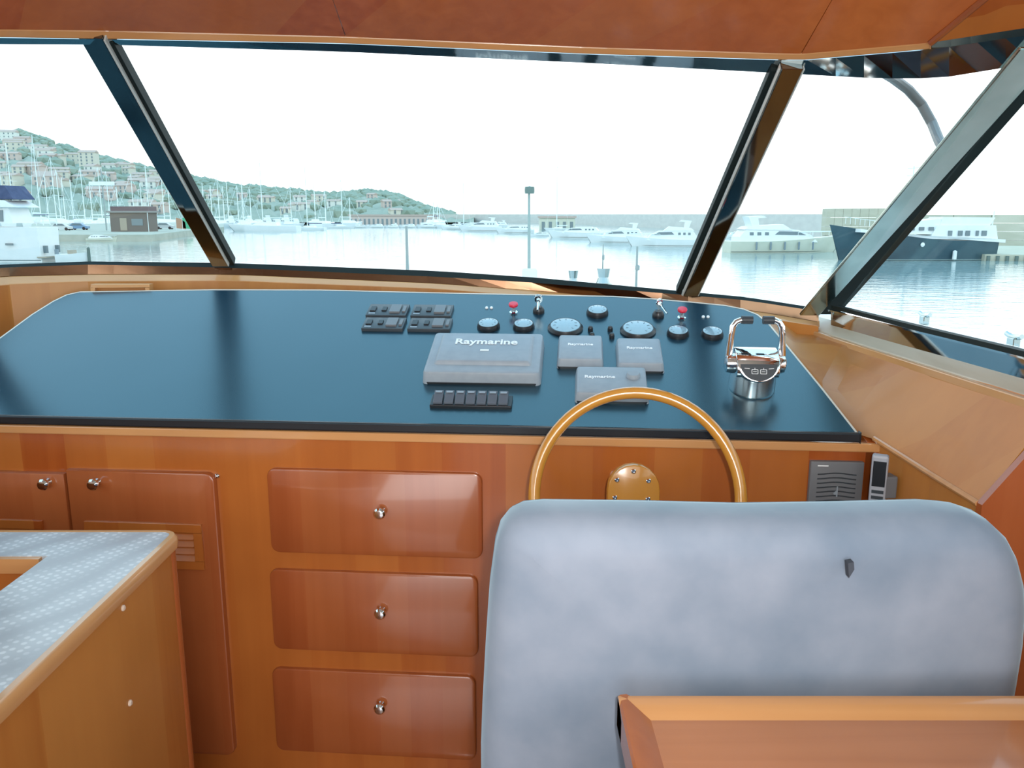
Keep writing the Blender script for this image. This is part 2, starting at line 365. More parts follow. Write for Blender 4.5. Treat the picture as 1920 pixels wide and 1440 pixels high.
# pink quay building
def quay_building(u0, u1, vb, vt, D, wallm, label, name='quay_building', nw=18):
    a = at_y(u0, vb, D); b = at_y(u1, vb, D); h = at_y(u0, vt, D).z - a.z
    c = (a + b) / 2; w = b.x - a.x
    t = thing(name, label, 'building', (c.x, D + 4, a.z - 1.5))
    h += 1.5
    bm = bm_new(); box(bm, (0, 0, h / 2), (w, 8, h)); obj('wall', bm, wallm, t, local=True)
    bm = bm_new(); box(bm, (0, 0, h + .3), (w + .8, 8.8, .6)); obj('roof', bm, HR, t, local=True)
    for i in range(nw):
        bm = bm_new(); box(bm, (-w / 2 + (i + .5) * w / nw, -4.03, h * .55), (w / nw * .45, .12, h * .5)); obj('window', bm, HWIN, t, local=True)
quay_building(655, 822, 424, 405, 345, HW[1], 'long low pink building on the far quay', nw=20)
quay_building(1012, 1078, 434, 409, 262, GELC, 'square cream shed standing behind the moored boats', 'quay_shed', 5)
# breakwater
BW = noisemat('grey_breakwater', (.60, .57, .53), (.66, .63, .58), .3, rough=.9, stretch=(1, 1, 3))
BW2 = noisemat('beige_breakwater', (.50, .47, .36), (.56, .53, .42), .35, rough=.9, stretch=(1, 1, 3))
bm = bm_new()
A = [at_z(-500 + 0, 402.5 + 0, 0) if False else V(((u - 960) / F * D, D, SEA - .5)) for u, D in ((800, 520), (1050, 430), (1300, 250), (1545, 150))]
strip(bm, [V((p.x, p.y, EYE.z + .05)) for p in A], A, V((0, 3, 0)))
o = obj('breakwater_wall', bm, BW); tag(o, 'long grey harbour wall behind the white yachts', 'harbour wall')
def bwall(u0, D0, u1, D1, vt, label, mt, courses):
    a = V(((u0 - 960) / F * D0, D0, SEA - .3)); b = V(((u1 - 960) / F * D1, D1, SEA - .3))
    ztop = EYE.z - (vt - 402) / F * D0 * 1.0
    t = thing('breakwater_end_wall', label, 'harbour wall', (a + b) / 2)
    H = (ztop - a.z) / courses; L_ = (b - a); n = 7
    for i in range(courses):
        for j in range(n):
            p0 = a + L_ * (j / n) + Z * H * i; p1 = a + L_ * ((j + 1) / n - .004) + Z * H * i; o_ = (j * 7 + i * 3) % 3 * .04
            off = V((0, -o_, 0)); bm = bm_new()
            quadbox(bm, p0 + off, p1 + off, p1 + off + Z * (H - .06), p0 + off + Z * (H - .06), V((0, 2, 0))); obj('stone_block', bm, mt, t)
bwall(1538, 138, 1648, 132, 391, 'tall beige wall end rising behind the bow of the dark ship', BW2, 4)
bwall(1640, 128, 2150, 112, 402, 'beige harbour wall behind the stern of the dark ship', BW2, 4)
bm = bm_new()
a, b = at_z(1846, 489, SEA), at_z(2250, 493, SEA)
quadbox(bm, a, b, b + V((8, 25, 0)), a + V((2, 25, 0)), Z * .62); t = thing('stone_quay', 'low stone quay on piles at the right edge', 'quay', (a + b) / 2); obj('deck', bm, BW2, t)
for i in range(12):
    p = a.lerp(b, (i + .3) / 22); bm = bm_new(); lathe(bm, [(.17, -.4), (.17, .5)], p + V((0, -.12, 0)), Z, 8); obj('pile', bm, ANTIF, t)

# ------------------------------------------------------------------ boats
def hull(bm, L, B, fb, fs, fm=None, n=14, rake=.10, zb=-.3):
    "x from stern -L/2 to bow L/2; fb, fs freeboard at bow and stern"
    S = []
    for i in range(n + 1):
        s = i / n; x = -L / 2 + L * s
        b = B / 2 * (min(1, .82 + s * .6) if s < .3 else 1) * (1 if s < .5 else max(0.02, 1 - ((s - .5) / .5) ** 2.2))
        z = fs + (fb - fs) * max(0, (s - .25) / .75) ** 1.7
        xr = x + L * rake * (s ** 6)
        S.append([V((xr, b, z)), V((x, b * .86, 0)), V((x, b * .6, zb)), V((x, -b * .6, zb)), V((x, -b * .86, 0)), V((xr, -b, z))])
    R = [[bm.verts.new(p) for p in s] for s in S]
    for a, c in zip(R, R[1:]):
        for k in range(6): bm.faces.new((a[k], a[(k + 1) % 6], c[(k + 1) % 6], c[k]))
    bm.faces.new(R[0]); bm.faces.new(R[-1][::-1])
def side_prof(bm, poly, hw, top=None):
    "side profile polygon (x,z) extruded to half width hw, leaning inwards above"
    zs = [z for _, z in poly]; z0, z1 = min(zs), max(zs); top = hw if top is None else top
    f = lambda z: hw + (top - hw) * ((z - z0) / max(z1 - z0, .01))
    a = [bm.verts.new((x, f(z), z)) for x, z in poly]; b = [bm.verts.new((x, -f(z), z)) for x, z in poly]
    n = len(poly); bm.faces.new(a); bm.faces.new(b[::-1])
    for i in range(n): bm.faces.new((a[i], b[i], b[(i + 1) % n], a[(i + 1) % n]))
def place(u, v): p = at_z(u, v, SEA); p.z = SEA; return p
def rail(bm, L, B, fb, s0=.55, h=.6):
    for sg in (1, -1):
        pts = []
        for i in range(8):
            s = s0 + (1 - s0) * i / 7 * .97; b = B / 2 * (1 if s < .5 else max(0.02, 1 - ((s - .5) / .5) ** 2.2))
            pts.append(V((-L / 2 + L * s + L * .06 * s ** 6, b * sg * .95, fb * (.9 + .1 * s) + h)))
            if i % 2 == 0: tube(bm, [pts[-1] - Z * h * 1.1, pts[-1]], .03, 5)
        tube(bm, pts, .035, 5)
def motor_yacht(u, v, px, ang, label, hullm=None, top=.20, style=0, fenders=0, group=None, name='motor_yacht', hf=1.0):
    p = place(u, v); s = p.y / F; L = px * s / max(abs(math.cos(ang)), .35)
    t = thing(name, label, 'boat', p, ang, group); B = L * .27; hullm = hullm or WHITEP
    bm = bm_new(); hull(bm, L, B, L * .15 * hf, L * .10 * hf); obj('hull', bm, hullm, t, local=True, smooth=True)
    bm = bm_new(); hull(bm, L * .985, B * .93, .16, .16, rake=0); obj('waterline_stripe', bm, ANTIF, t, local=True)
    z0 = L * .10 * hf; h = L * top
    bm = bm_new()
    side_prof(bm, [(-L * .42, z0 * .8), (L * .30, z0 * .9), (L * .24, z0 + h * .28), (L * .12, z0 + h * .52), (-L * .36, z0 + h * .56), (-L * .42, z0 + h * .2)], B * .40, B * .33); obj('deckhouse', bm, WHITEP, t, local=True)
    bm = bm_new()
    if style == 0:
        side_prof(bm, [(-L * .38, z0 + h * .54), (L * .06, z0 + h * .52), (-L * .02, z0 + h * .78), (-L * .34, z0 + h * .68)], B * .36, B * .30); obj('flybridge', bm, WHITEP, t, local=True)
        bm = bm_new()
        side_prof(bm, [(-L * .30, z0 + h * .66), (-L * .24, z0 + h * .66), (-L * .25, z0 + h * 1.05), (-L * .17, z0 + h * 1.08), (-L * .2, z0 + h * 1.16), (-L * .34, z0 + h * 1.12)], B * .3, B * .26); obj('radar_arch', bm, WHITEP, t, local=True)
    else:
        side_prof(bm, [(-L * .3, z0 + h * .56), (L * .02, z0 + h * .54), (-L * .05, z0 + h * .62), (-L * .28, z0 + h * .64)], B * .32, B * .3); obj('hardtop', bm, WHITEP, t, local=True)
    for sg in (1, -1):
        bm = bm_new()
        for q in ([(-L * .10, z0 + h * .30), (L * .19, z0 + h * .28), (L * .12, z0 + h * .44), (-L * .06, z0 + h * .46)],):
            vs = [V((x, sg * (B * .40 + .02 - (B * .07) * ((z - z0 * .8) / (h * .6))), z)) for x, z in q]; prism(bm, vs, V((0, sg * .03, 0)))
        obj('window', bm, WINM, t, local=True)
        for k in range(3):
            bm = bm_new(); x = -L * (.33 - .07 * k)
            vs = [V((x + a, sg * (B * .40 + .02 - (B * .07) * ((z - z0 * .8) / (h * .6))), z)) for a, z in ((0, z0 + h * .28), (L * .035, z0 + h * .28), (L * .035, z0 + h * .42), (0, z0 + h * .42))]
            prism(bm, vs, V((0, sg * .03, 0))); obj('window', bm, WINM, t, local=True)
        for k in range(fenders):
            x = -L * .28 + k * L * .13; bm = bm_new(); lathe(bm, [(0, -.5), (.12, -.42), (.12, .42), (0, .5)], (x, sg * (B * .5 + .05), z0 * .62), Z, 8); obj('fender', bm, FENDER, t, local=True)
    bm = bm_new(); rail(bm, L, B, L * .15 * hf, .6, L * .035); obj('bow_rail', bm, MASTM, t, local=True)
    return t
def sailboat(u, v, px, ang, vmast, label, group=None, hullm=None, hull_px=None):
    p = place(u, v); s = p.y / F; L = px * s / max(abs(math.cos(ang)), .35)
    t = thing('sailing_boat', label, 'boat', p, ang, group); B = L * .28
    bm = bm_new(); hull(bm, L, B, L * .11, L * .085); obj('hull', bm, hullm or WHITEP, t, local=True, smooth=True)
    bm = bm_new(); side_prof(bm, [(-L * .2, L * .08), (L * .2, L * .09), (L * .12, L * .13), (-L * .18, L * .14)], B * .3, B * .25); obj('cabin', bm, WHITEP, t, local=True)
    H = EYE.z + (402 - vmast) / F * p.y - SEA
    r = max(.12, s * .95)
    bm = bm_new(); tube(bm, [(L * .05, 0, L * .1), (L * .05, 0, H)], [r, r * .55], 6); obj('mast', bm, MASTM, t, local=True)
    bm = bm_new(); tube(bm, [(L * .05, 0, L * .2), (-L * .4, 0, L * .2)], r * .8, 6); obj('boom', bm, BLUEC if random.random() < .35 else MASTM, t, local=True)
    bm = bm_new(); q = r * .22
    tube(bm, [(L * .5, 0, L * .12), (L * .05, 0, H * .96)], q, 4); tube(bm, [(-L * .48, 0, L * .1), (L * .05, 0, H)], q, 4)
    tube(bm, [(L * .05, -B * .35, H * .55), (L * .05, B * .35, H * .55)], q * 1.5, 4)
    obj('rigging', bm, MASTM, t, local=True)
    return t
PI = math.pi
# right-hand pair
motor_yacht(1462, 473, 205, .12, 'large cream motor yacht with fenders moored left of the dark ship', GELC, .19, 0, 5)
def dark_ship():
    p = place(1712, 487); p2 = at_y(1712, 487, p.y); s = p.y / F; L = 300 * s
    t = thing('dark_hulled_ship', 'dark blue hulled ship with white upper works moored by the harbour wall', 'boat', p, PI + .06)
    B = L * .26
    bm = bm_new(); hull(bm, L * .94, B, 3.5, 1.95, rake=.08); obj('hull', bm, NAVY, t, local=True, smooth=True)
    bm = bm_new(); hull(bm, L * .92, B * .95, .12, .12, rake=0); obj('waterline_stripe', bm, MASTM, t, local=True)
    X = lambda u: -(u - 1712) * s          # bow points left, local +x
    Zv = lambda v: (487 - v) * s
    bm = bm_new(); side_prof(bm, [(X(1852), Zv(452)), (X(1720), Zv(454)), (X(1736), Zv(424)), (X(1846), Zv(424))], B * .38, B * .36); obj('deckhouse', bm, WHITEP, t, local=True)
    bm = bm_new(); side_prof(bm, [(X(1836), Zv(425)), (X(1742), Zv(425)), (X(1748), Zv(409)), (X(1846), Zv(410))], B * .32, B * .3); obj('upper_deck', bm, WHITEP, t, local=True)
    bm = bm_new(); side_prof(bm, [(X(1745), Zv(440)), (X(1655), Zv(440)), (X(1662), Zv(424)), (X(1690), Zv(418)), (X(1745), Zv(412))], B * .33, B * .28); obj('wheelhouse', bm, WHITEP, t, local=True)
    bm = bm_new(); side_prof(bm, [(X(1862), Zv(455)), (X(1590), Zv(436)), (X(1590), Zv(430)), (X(1720), Zv(448)), (X(1862), Zv(449))], B * .46, B * .46); obj('bulwark', bm, WHITEP, t, local=True)
    for sg in (1, -1):
        for u, w in ((1760, 7), (1779, 8), (1793, 8), (1811, 5), (1824, 9)):
            bm = bm_new(); box(bm, (X(u), sg * B * .385, Zv(438)), (w * s, .08, 9 * s)); obj('window', bm, WINM, t, local=True)
        for u in (1672, 1690, 1708, 1726):
            bm = bm_new(); box(bm, (X(u), sg * B * .335, Zv(430)), (9 * s, .12, 6 * s)); obj('window', bm, WINM, t, local=True)
        bm = bm_new(); lathe(bm, [(0, -.5), (.2, -.4), (.2, .4), (0, .5)], (X(1766), sg * (B * .5 + .1), Zv(477)), Z, 8); obj('fender', bm, WHITEP, t, local=True)
        bm = bm_new(); lathe(bm, [(.16, 0), (.22, .05), (.0, .1)], (X(1607), sg * B * .38, Zv(440)), V((0, sg, 0)), 10); obj('hawse_fitting', bm, WHITEP, t, local=True)
        bm = bm_new(); lathe(bm, [(.16, 0), (.22, .05), (.0, .1)], (X(1705), sg * B * .5, Zv(458)), V((0, sg, 0)), 10); obj('hawse_fitting', bm, WHITEP, t, local=True)
    bm = bm_new(); tube(bm, [(X(1856), 0, Zv(450)), (X(1858), 0, Zv(398))], .06, 6); obj('stern_mast', bm, MASTM, t, local=True)
    bm = bm_new(); tube(bm, [(X(1700), 0, Zv(420)), (X(1697), 0, Zv(318))], .07, 6)
    for vv in (322, 335, 348): tube(bm, [(X(1690), -.5, Zv(vv)), (X(1705), .5, Zv(vv))], .05, 5)
    obj('radar_mast', bm, WHITEP, t, local=True)
    bm = bm_new()
    for i in range(9):
        x = X(1570 + i * 9); tube(bm, [(x, .9, Zv(421 + i * .9)), (x, .9, Zv(410 + i * .9))], .025, 4)
    tube(bm, [(X(1568), .9, Zv(409)), (X(1642), .9, Zv(418))], .03, 4); obj('bow_rail', bm, MASTM, t, local=True)
dark_ship()
motor_yacht(1250, 462, 125, PI - .15, 'white motor yacht nearest to the slanted right window bar', None, .24, 0)
motor_yacht(1160, 455, 100, PI - .2, 'white motor yacht with a low flybridge, second from the right window bar', None, .22, 0)
motor_yacht(1083, 446, 92, PI - .2, 'white sports cruiser moored in front of the square cream shed', None, .18, 1)
motor_yacht(1012, 443, 34, PI + .2, 'small white open boat left of the cream shed', None, .2, 1, name='small_motorboat')
motor_yacht(968, 437, 66, PI - .1, 'low white cruiser just left of the bow lamp pole', None, .17, 1)
motor_yacht(903, 433, 74, PI - .1, 'white cruiser at the left end of the moored row before the grey harbour wall', None, .2, 0)
motor_yacht(1385, 447, 60, PI - .1, 'white yacht half hidden behind the large cream yacht', None, .2, 0)
for i, (u, v, w) in enumerate(((850, 430, 40), (830, 427, 30), (800, 427, 34), (765, 427, 30), (735, 427, 26), (705, 427, 30), (678, 427, 28), (880, 424, 30), (935, 425, 34))):
    motor_yacht(u, v, w, random.choice((0.15, PI - .2)), 'tiny white motorboat moored along the far quay', None, .2, i % 2, group='tiny far motorboats', name='small_motorboat')
# sailing boats
sailboat(500, 434, 122, PI - .1, 305, 'long white sailing boat with tall mast right of the slanted left window bar')
sailboat(580, 432, 62, PI - .2, 310, 'shorter white sailing boat moored bow to stern behind the long one')
sailboat(640, 428, 44, .2, 340, 'small pale sailing boat with sail cover before the far pink building')
sailboat(868, 427, 30, .2, 345, 'far white sailing boat with one thin mast left of the bow lamp pole')
sailboat(1046, 432, 44, PI, 315, 'sailing boat with a tall thin brown mast by the cream shed')
for i, (u, vm) in enumerate(((-20, 290), (8, 318), (28, 275), (77, 262), (90, 330), (103, 300), (113, 322), (124, 335), (140, 340), (158, 318), (172, 345), (190, 318), (204, 325), (222, 352), (250, 330), (268, 345), (282, 315), (306, 335), (318, 350), (385, 345), (398, 350), (410, 335), (420, 352), (430, 345), (446, 350), (458, 340), (470, 356), (545, 350), (592, 345), (610, 360), (655, 372), (812, 380), (820, 382), (826, 384))):
    if vm in (262, 275, 300, 290):
        sailboat(u, 423 + i % 3, 40, PI / 2 + random.uniform(-.6, .6), vm, {262: 'sailing boat with the tallest mast at the left, under the hill summit', 275: 'sailing boat with tall mast behind the blue canopy', 300: 'sailing boat with tall mast just right of the tallest one', 290: 'sailing boat behind the flybridge cruiser at the left frame edge'}[vm])
    elif u < 340:
        sailboat(u, 423 + (i * 5) % 4, 34, PI / 2 + random.uniform(-.6, .6), vm, 'white sailing boat with bare mast moored behind the left quay', 'sailing boats behind the left quay')
    else:
        sailboat(u, 424 + (i * 3) % 4, 32, PI / 2 + random.uniform(-.6, .6), vm, 'distant white sailing boat with bare mast below the wooded hill', 'distant sailing boats below the hill')
for i in range(10):
    motor_yacht(398 + i * 17, 427 - i * .4, 24, PI / 2 + .5, 'small white boat in the packed row behind the long sailing boat', None, .26, i % 2, group='packed row of small white boats', name='small_motorboat')
# left quay
QM = noisemat('quay_stone', (.40, .41, .34), (.50, .50, .42), .5, rough=.9)
QZ = SEA + 1.15
bm = bm_new(); q = [place(60, 453), place(285, 453), place(372, 440), place(420, 434), place(420, 424), place(60, 424)]
prism(bm, [V((p.x, p.y, SEA - .4)) for p in q], Z * 1.55); t = obj('stone_pier', bm, QM); tag(t, 'low beige stone pier with the brown kiosk on it', 'quay')
def onq(u, v): return at_z(u, v, QZ)
def kiosk():
    p = onq(253, 434); s = p.y / F; w = 70 * s
    t = thing('pier_kiosk', 'brown wooden kiosk with a flat dark roof on the left pier', 'kiosk', p, -.05)
    bm = bm_new(); box(bm, (0, 0, 17 * s), (w, 4, 34 * s)); obj('wall', bm, mat('kiosk_brown', (.19, .16, .14), .8), t, local=True)
    bm = bm_new(); box(bm, (0, 0, 35.5 * s), (w * 1.12, 4.8, 3 * s)); obj('roof', bm, mat('kiosk_roof', (.28, .27, .26), .7), t, local=True)
    bm = bm_new(); box(bm, (0, .3, 41 * s), (w * 1.0, 3.6, 8 * s)); obj('roof_sign', bm, mat('kiosk_sign', (.17, .12, .13), .8), t, local=True)
    bm = bm_new(); box(bm, (-.15 * w, -2.02, 13 * s), (w * .18, .1, 22 * s)); obj('door', bm, TEAK, t, local=True)
    bm = bm_new(); box(bm, (.22 * w, -2.02, 17 * s), (w * .3, .1, 12 * s)); obj('window', bm, HWIN, t, local=True)
    for k in (-.5, .5):
        bm = bm_new(); tube(bm, [(k * w * 1.05, -2.3, 0), (k * w * 1.05, -2.3, 34 * s)], .06, 6); obj('post', bm, MASTM, t, local=True)
kiosk()
def car(u, v, col, label):
    p = onq(u, v); t = thing('parked_car', label, 'car', p, .1); m = mat('car_paint_%d' % u, col, .3)
    bm = bm_new(); side_prof(bm, [(-2, .3), (2, .3), (2, .8), (1.2, .95), (.6, 1.45), (-1.1, 1.5), (-1.8, 1.0), (-2, .8)], .85, .7); obj('body', bm, m, t, local=True)
    for sg in (1, -1):
        bm = bm_new(); prism(bm, [V((x, sg * .79, z)) for x, z in ((-1.4, .98), (1, .98), (.5, 1.38), (-1, 1.4))], V((0, sg * .03, 0))); obj('window', bm, WINM, t, local=True)
        for x in (-1.25, 1.25):
            bm = bm_new(); lathe(bm, [(.33, 0), (.33, .2)], (x, sg * .68, .33), V((0, sg, 0)), 12); obj('wheel', bm, BLACK, t, local=True)
car(149, 431, (.16, .28, .42), 'blue car parked on the left pier')
car(116, 432, (.6, .62, .6), 'white car parked on the left pier left of the blue car')
car(310, 430, (.45, .47, .47), 'grey car parked on the left pier right of the kiosk')
def banner(u, v, col, label):
    p = onq(u, v); s = p.y / F; t = thing('banner', label, 'banner', p)
    bm = bm_new(); tube(bm, [(0, 0, 0), (0, 0, 24 * s)], .05, 6); obj('pole', bm, MASTM, t, local=True)
    bm = bm_new(); prism(bm, [V((0.05, 0, 4 * s)), V((18 * s, 0, 2 * s)), V((17 * s, 0, 15 * s)), V((9 * s, 0, 21 * s)), V((.05, 0, 23 * s))], V((0, .05, 0))); obj('cloth', bm, mat('banner_%d' % u, col, .8), t, local=True)
banner(343, 432, (.10, .46, .26), 'bright green banner at the end of the left pier')
banner(331, 432, (.52, .30, .20), 'dull red banner beside the bright green one')
def light_mast():
    p = onq(200, 432); s = p.y / F; t = thing('pier_light_mast', 'thick grey light mast with a white cross board on the left pier', 'lamp post', p)
    bm = bm_new(); tube(bm, [(0, 0, 0), (0, 0, 110 * s)], [.16, .12], 8); obj('pole', bm, mat('grey_mast', (.33, .38, .37), .6), t, local=True)
    bm = bm_new(); box(bm, (0, -.2, 84 * s), (46 * s, .2, 7 * s)); obj('board', bm, WHITEP, t, local=True)
light_mast()
motor_yacht(255, 452, 54, PI - .1, 'small white cabin boat tied below the brown kiosk', None, .17, 1, name='small_motorboat')
motor_yacht(195, 453, 58, .15, 'small beige boat tied to the left pier', GELC, .17, 1, name='small_motorboat')
motor_yacht(138, 447, 50, .2, 'small boat with rails behind the dinghy by the left pier', None, .15, 1, name='small_motorboat')
def left_cruiser():
    p = place(-65, 489); s = p.y / F
    t = thing('flybridge_cruiser', 'white flybridge cruiser with dark blue canopy at the left edge', 'boat', p, PI - .1)
    X = lambda u: -(u + 65) * s; Zv = lambda v: (489 - v) * s; B = 3.9
    L = 340 * s
    bm = bm_new(); hull(bm, L, B, 4.4, 3.3); obj('hull', bm, WHITEP, t, local=True, smooth=True)
    bm = bm_new(); hull(bm, L * .99, B * .92, .2, .2, rake=0); obj('waterline_stripe', bm, mat('blue_grey_stripe', (.13, .2, .22), .5), t, local=True)
    bm = bm_new(); side_prof(bm, [(X(60), Zv(420)), (X(-190), Zv(420)), (X(-150), Zv(392)), (X(52), Zv(392))], 1.55, 1.4); obj('deckhouse', bm, WHITEP, t, local=True)
    bm = bm_new(); side_prof(bm, [(X(72), Zv(392)), (X(-150), Zv(392)), (X(-120), Zv(376)), (X(50), Zv(380))], 1.75, 1.7); obj('flybridge', bm, WHITEP, t, local=True)
    bm = bm_new(); side_prof(bm, [(X(66), Zv(378)), (X(-40), Zv(378)), (X(-30), Zv(352)), (X(50), Zv(354))], 1.6, 1.4); obj('canopy', bm, BLUEC, t, local=True)
    for sg in (1, -1):
        for a, b in ((20, 42), (-12, 16), (-60, -18)):
            bm = bm_new(); quadbox(bm, V((X(a), sg * 1.52, Zv(417))), V((X(b), sg * 1.52, Zv(417))), V((X(b), sg * 1.45, Zv(397))), V((X(a), sg * 1.45, Zv(397))), V((0, sg * .08, 0))); obj('window', bm, WINM, t, local=True)
        for a in (4, 52):
            bm = bm_new(); box(bm, (X(a), sg * B * .475, Zv(457)), (14 * s, .12, 3.5 * s)); obj('porthole', bm, WINM, t, local=True)
    for k in (-1, 1):
        bm = bm_new(); box(bm, (X(107), k * .9, 1.2), (.5, .25, .7)); obj('stern_light', bm, WINM, t, local=True)
    bm = bm_new(); box(bm, (X(108), 0, .45), (1.0, 3.2, .12)); obj('bathing_platform', bm, TEAK, t, local=True)
    bm = bm_new()
    for k in (-1.5, -.5, .5, 1.5): tube(bm, [(X(104), k, Zv(424)), (X(104), k, Zv(412))], .04, 5)
    tube(bm, [(X(104), -1.5, Zv(412)), (X(104), 1.5, Zv(412))], .04, 5); obj('stern_rail', bm, MASTM, t, local=True)
left_cruiser()
def dinghy():
    p = place(137, 491); s = p.y / F; t = thing('moored_dinghy', 'small white dinghy with outboard motor right of the blue-canopied cruiser', 'boat', p, .1)
    L = 54 * s
    bm = bm_new(); hull(bm, L, 1.4, .95, .75); obj('hull', bm, WHITEP, t, local=True, smooth=True)
    bm = bm_new(); box(bm, (-L * .5, 0, .8), (.3, .35, .8)); obj('outboard_motor', bm, FENDER, t, local=True, bevel=.04)
    bm = bm_new(); box(bm, (0, 0, .95), (.5, .9, .35)); obj('thwart_seat', bm, TEAK, t, local=True)
dinghy()
p = place(168, 491); bm = bm_new(); lathe(bm, [(.15, -.4), (.15, 1.3), (.0, 1.45)], p, Z, 8); tag(obj('mooring_post', bm, ANTIF), 'dark mooring post in the water beside the white dinghy', 'post')

# ------------------------------------------------------------------ this boat's foredeck and bow fittings
bm = bm_new()
dk = [V((-2.2, 3.0, 0)), V((1.9, 3.0, 0)), V((1.75, 5.2, 0)), V((1.1, 7.4, 0)), V((-.2, 8.9, 0)), V((-1.5, 7.4, 0)), V((-2.1, 5.2, 0))]
prism(bm, [V((p.x, p.y, -2.6)) for p in dk], Z * 3.2)
struct('trim_1', bm, WHITEP)['label'] = 'white foredeck and hull of the boat outside the windscreen'
bm = bm_new(); pts = [V((2.35, -2.5, 1.07)), V((2.25, 0, 1.07)), V((2.08, 2.2, 1.08)), V((2.02, 3.6, 1.09)), V((1.97, 5.0, 1.08)), V((1.85, 5.6, .9))]
strip(bm, pts, [p + V((0, 0, -1.7)) for p in pts], V((-.12, 0, 0))); struct('trim_2', bm, WHITEP)['label'] = 'white side bulwark outside the starboard window'
bm = bm_new(); box(bm, (2.1, .5, .2), (.9, 9.4, .3)); struct('trim_3', bm, WHITEP)
for (u, lab) in ((1735, 'small steel deck cleat on the bulwark nearer the window pillar'), (1903, 'small steel deck cleat on the bulwark nearer the right edge')):
    p = at_z(u, 600 if u < 1800 else 636, 1.085); k = 1.96 / p.x; p = EYE + (p - EYE) * k; p.z = 1.09; p.x = 1.955
    t = thing('deck_cleat', lab, 'cleat', p)
    bm = bm_new(); box(bm, (0, 0, .02), (.03, .045, .04)); obj('foot', bm, STEEL, t, local=True, bevel=.004)
    bm = bm_new(); tube(bm, [(0, -.05, .05), (0, -.02, .042), (0, .02, .042), (0, .05, .05)], .010, 8); obj('horn', bm, STEEL, t, local=True, smooth=True)
def bow_pole():
    top = at_y(993, 352, 8.2); base = V((top.x, 8.2, .6)); t = thing('bow_light_pole', 'thin grey bow pole with a round lamp head on the foredeck', 'pole', base)
    s = 8.2 / F
    bm = bm_new(); tube(bm, [base, at_y(992, 362, 8.2)], [.018, .012], 10); obj('pole', bm, mat('grey_green_paint', (.32, .40, .38), .5), t, smooth=True)
    bm = bm_new(); lathe(bm, [(.0, -.03), (.045, -.03), (.048, 0), (.045, .035), (.0, .04)], at_y(993, 357, 8.2), Z, 16); obj('lamp_head', bm, mat('lamp_green', (.14, .20, .18), .5), t, smooth=True)
    b = at_y(993, 506, 8.2); b.z = .6
    bm = bm_new(); box(bm, b + Z * (at_y(993, 503, 8.2).z - .6) / 2, (.15, .15, at_y(993, 503, 8.2).z - .6)); obj('base_block', bm, WHITEP, t, bevel=.02)
bow_pole()
def bow_rod(u, vt, vb, y, label, m, r=.012, knob=True):
    top = at_y(u, vt, y); t = thing('bow_rod', label, 'rod', (top.x, y, .6))
    bm = bm_new(); tube(bm, [(top.x, y, .6), (top.x, y, at_y(u, vb - 8, y).z), top], [r * 2.2, r, r * .8], 8); obj('rod', bm, m, t, smooth=True)
    if knob:
        bm = bm_new(); lathe(bm, [(0, 0), (r * 2, .01), (r * 2, .04), (0, .05)], at_y(u, (vt + vb) / 2 + 8, y), Z, 10); obj('collar', bm, m, t)
GG = mat('grey_paint', (.30, .34, .33), .5)
bow_rod(762, 424, 500, 7.4, 'thin dark rod standing on the bow left of the lamp pole', GG, .013, False)
bow_rod(1195, 462, 538, 6.5, 'short rod with a small knob near the right window bar', GG, .009)
def windlass(u, vt, w, y, label, m, name):
    top = at_y(u, vt, y); t = thing(name, label, 'deck fitting', (top.x, y, .6)); h = top.z - .6; ww = w / F * y
    bm = bm_new(); box(bm, (0, 0, h * .4), (ww, ww * .8, h * .8)); obj('housing', bm, m, t, local=True, bevel=.02)
    bm = bm_new(); lathe(bm, [(ww * .4, 0), (ww * .28, h * .08), (ww * .36, h * .2), (0, h * .2)], (0, 0, h * .8), Z, 14); obj('drum', bm, STEEL, t, local=True)
windlass(1075, 507, 26, 7.0, 'pale anchor windlass on the bow', WHITEP, 'anchor_windlass')
windlass(1132, 503, 34, 6.6, 'cream deck locker with a thin aerial on the bow', GELC, 'deck_locker')
bow_rod(1131, 458, 503, 6.6, 'thin aerial rising from the cream deck locker', GG, .005)
bm = bm_new(); arc = [at_y(u, v, y) for u, v, y in ((1625, 112, 1.97), (1650, 132, 2.04), (1675, 147, 2.14), (1703, 168, 2.2), (1728, 196, 2.22), (1748, 232, 2.2), (1760, 262, 2.14), (1776, 292, 2.04), (1796, 300, 2.0))]
tube(bm, arc, [.0125] * 9, 10); tag(obj('curved_tube', bm, mat('weathered_tube', (.20, .185, .18), .4), smooth=True), 'curved brown-grey tube outside behind the right window pillar', 'tube')

# ------------------------------------------------------------------ cabin shell
L0 = PL([(-80, 500, 2.5), (0, 496, 2.66), (170, 490, 2.76), (430, 493, 2.84), (820, 508, 2.85), (1000, 520, 2.82), (1270, 545, 2.70), (1400, 557, 2.58), (1535, 578, 2.42)])
L1 = PL([(-80, 507, 2.49), (0, 502, 2.65), (170, 496, 2.75), (430, 502, 2.83), (820, 519, 2.84), (1000, 530, 2.81), (1270, 552, 2.69), (1400, 563, 2.57), (1535, 584, 2.41)])
L2 = PL([(-80, 524, 2.484), (0, 518, 2.644), (170, 514, 2.744), (430, 514, 2.824), (820, 531, 2.834), (1060, 549, 2.80), (1270, 570, 2.684), (1400, 580, 2.564), (1535, 603, 2.404)])
L3 = PL([(-80, 544, 2.46), (0, 535, 2.62), (170, 528, 2.72), (430, 527, 2.80), (820, 542, 2.81), (1060, 562, 2.77), (1270, 582, 2.65), (1400, 592, 2.53), (1535, 612, 2.37)])
T0 = PL([(-80, 82, 1.86), (0, 83, 1.9), (200, 84, 2.0), (640, 97, 2.08), (1100, 118, 2.08), (1475, 138, 2.0), (1640, 147, 1.93), (1760, 147, 1.86), (1890, 126, 1.76)])
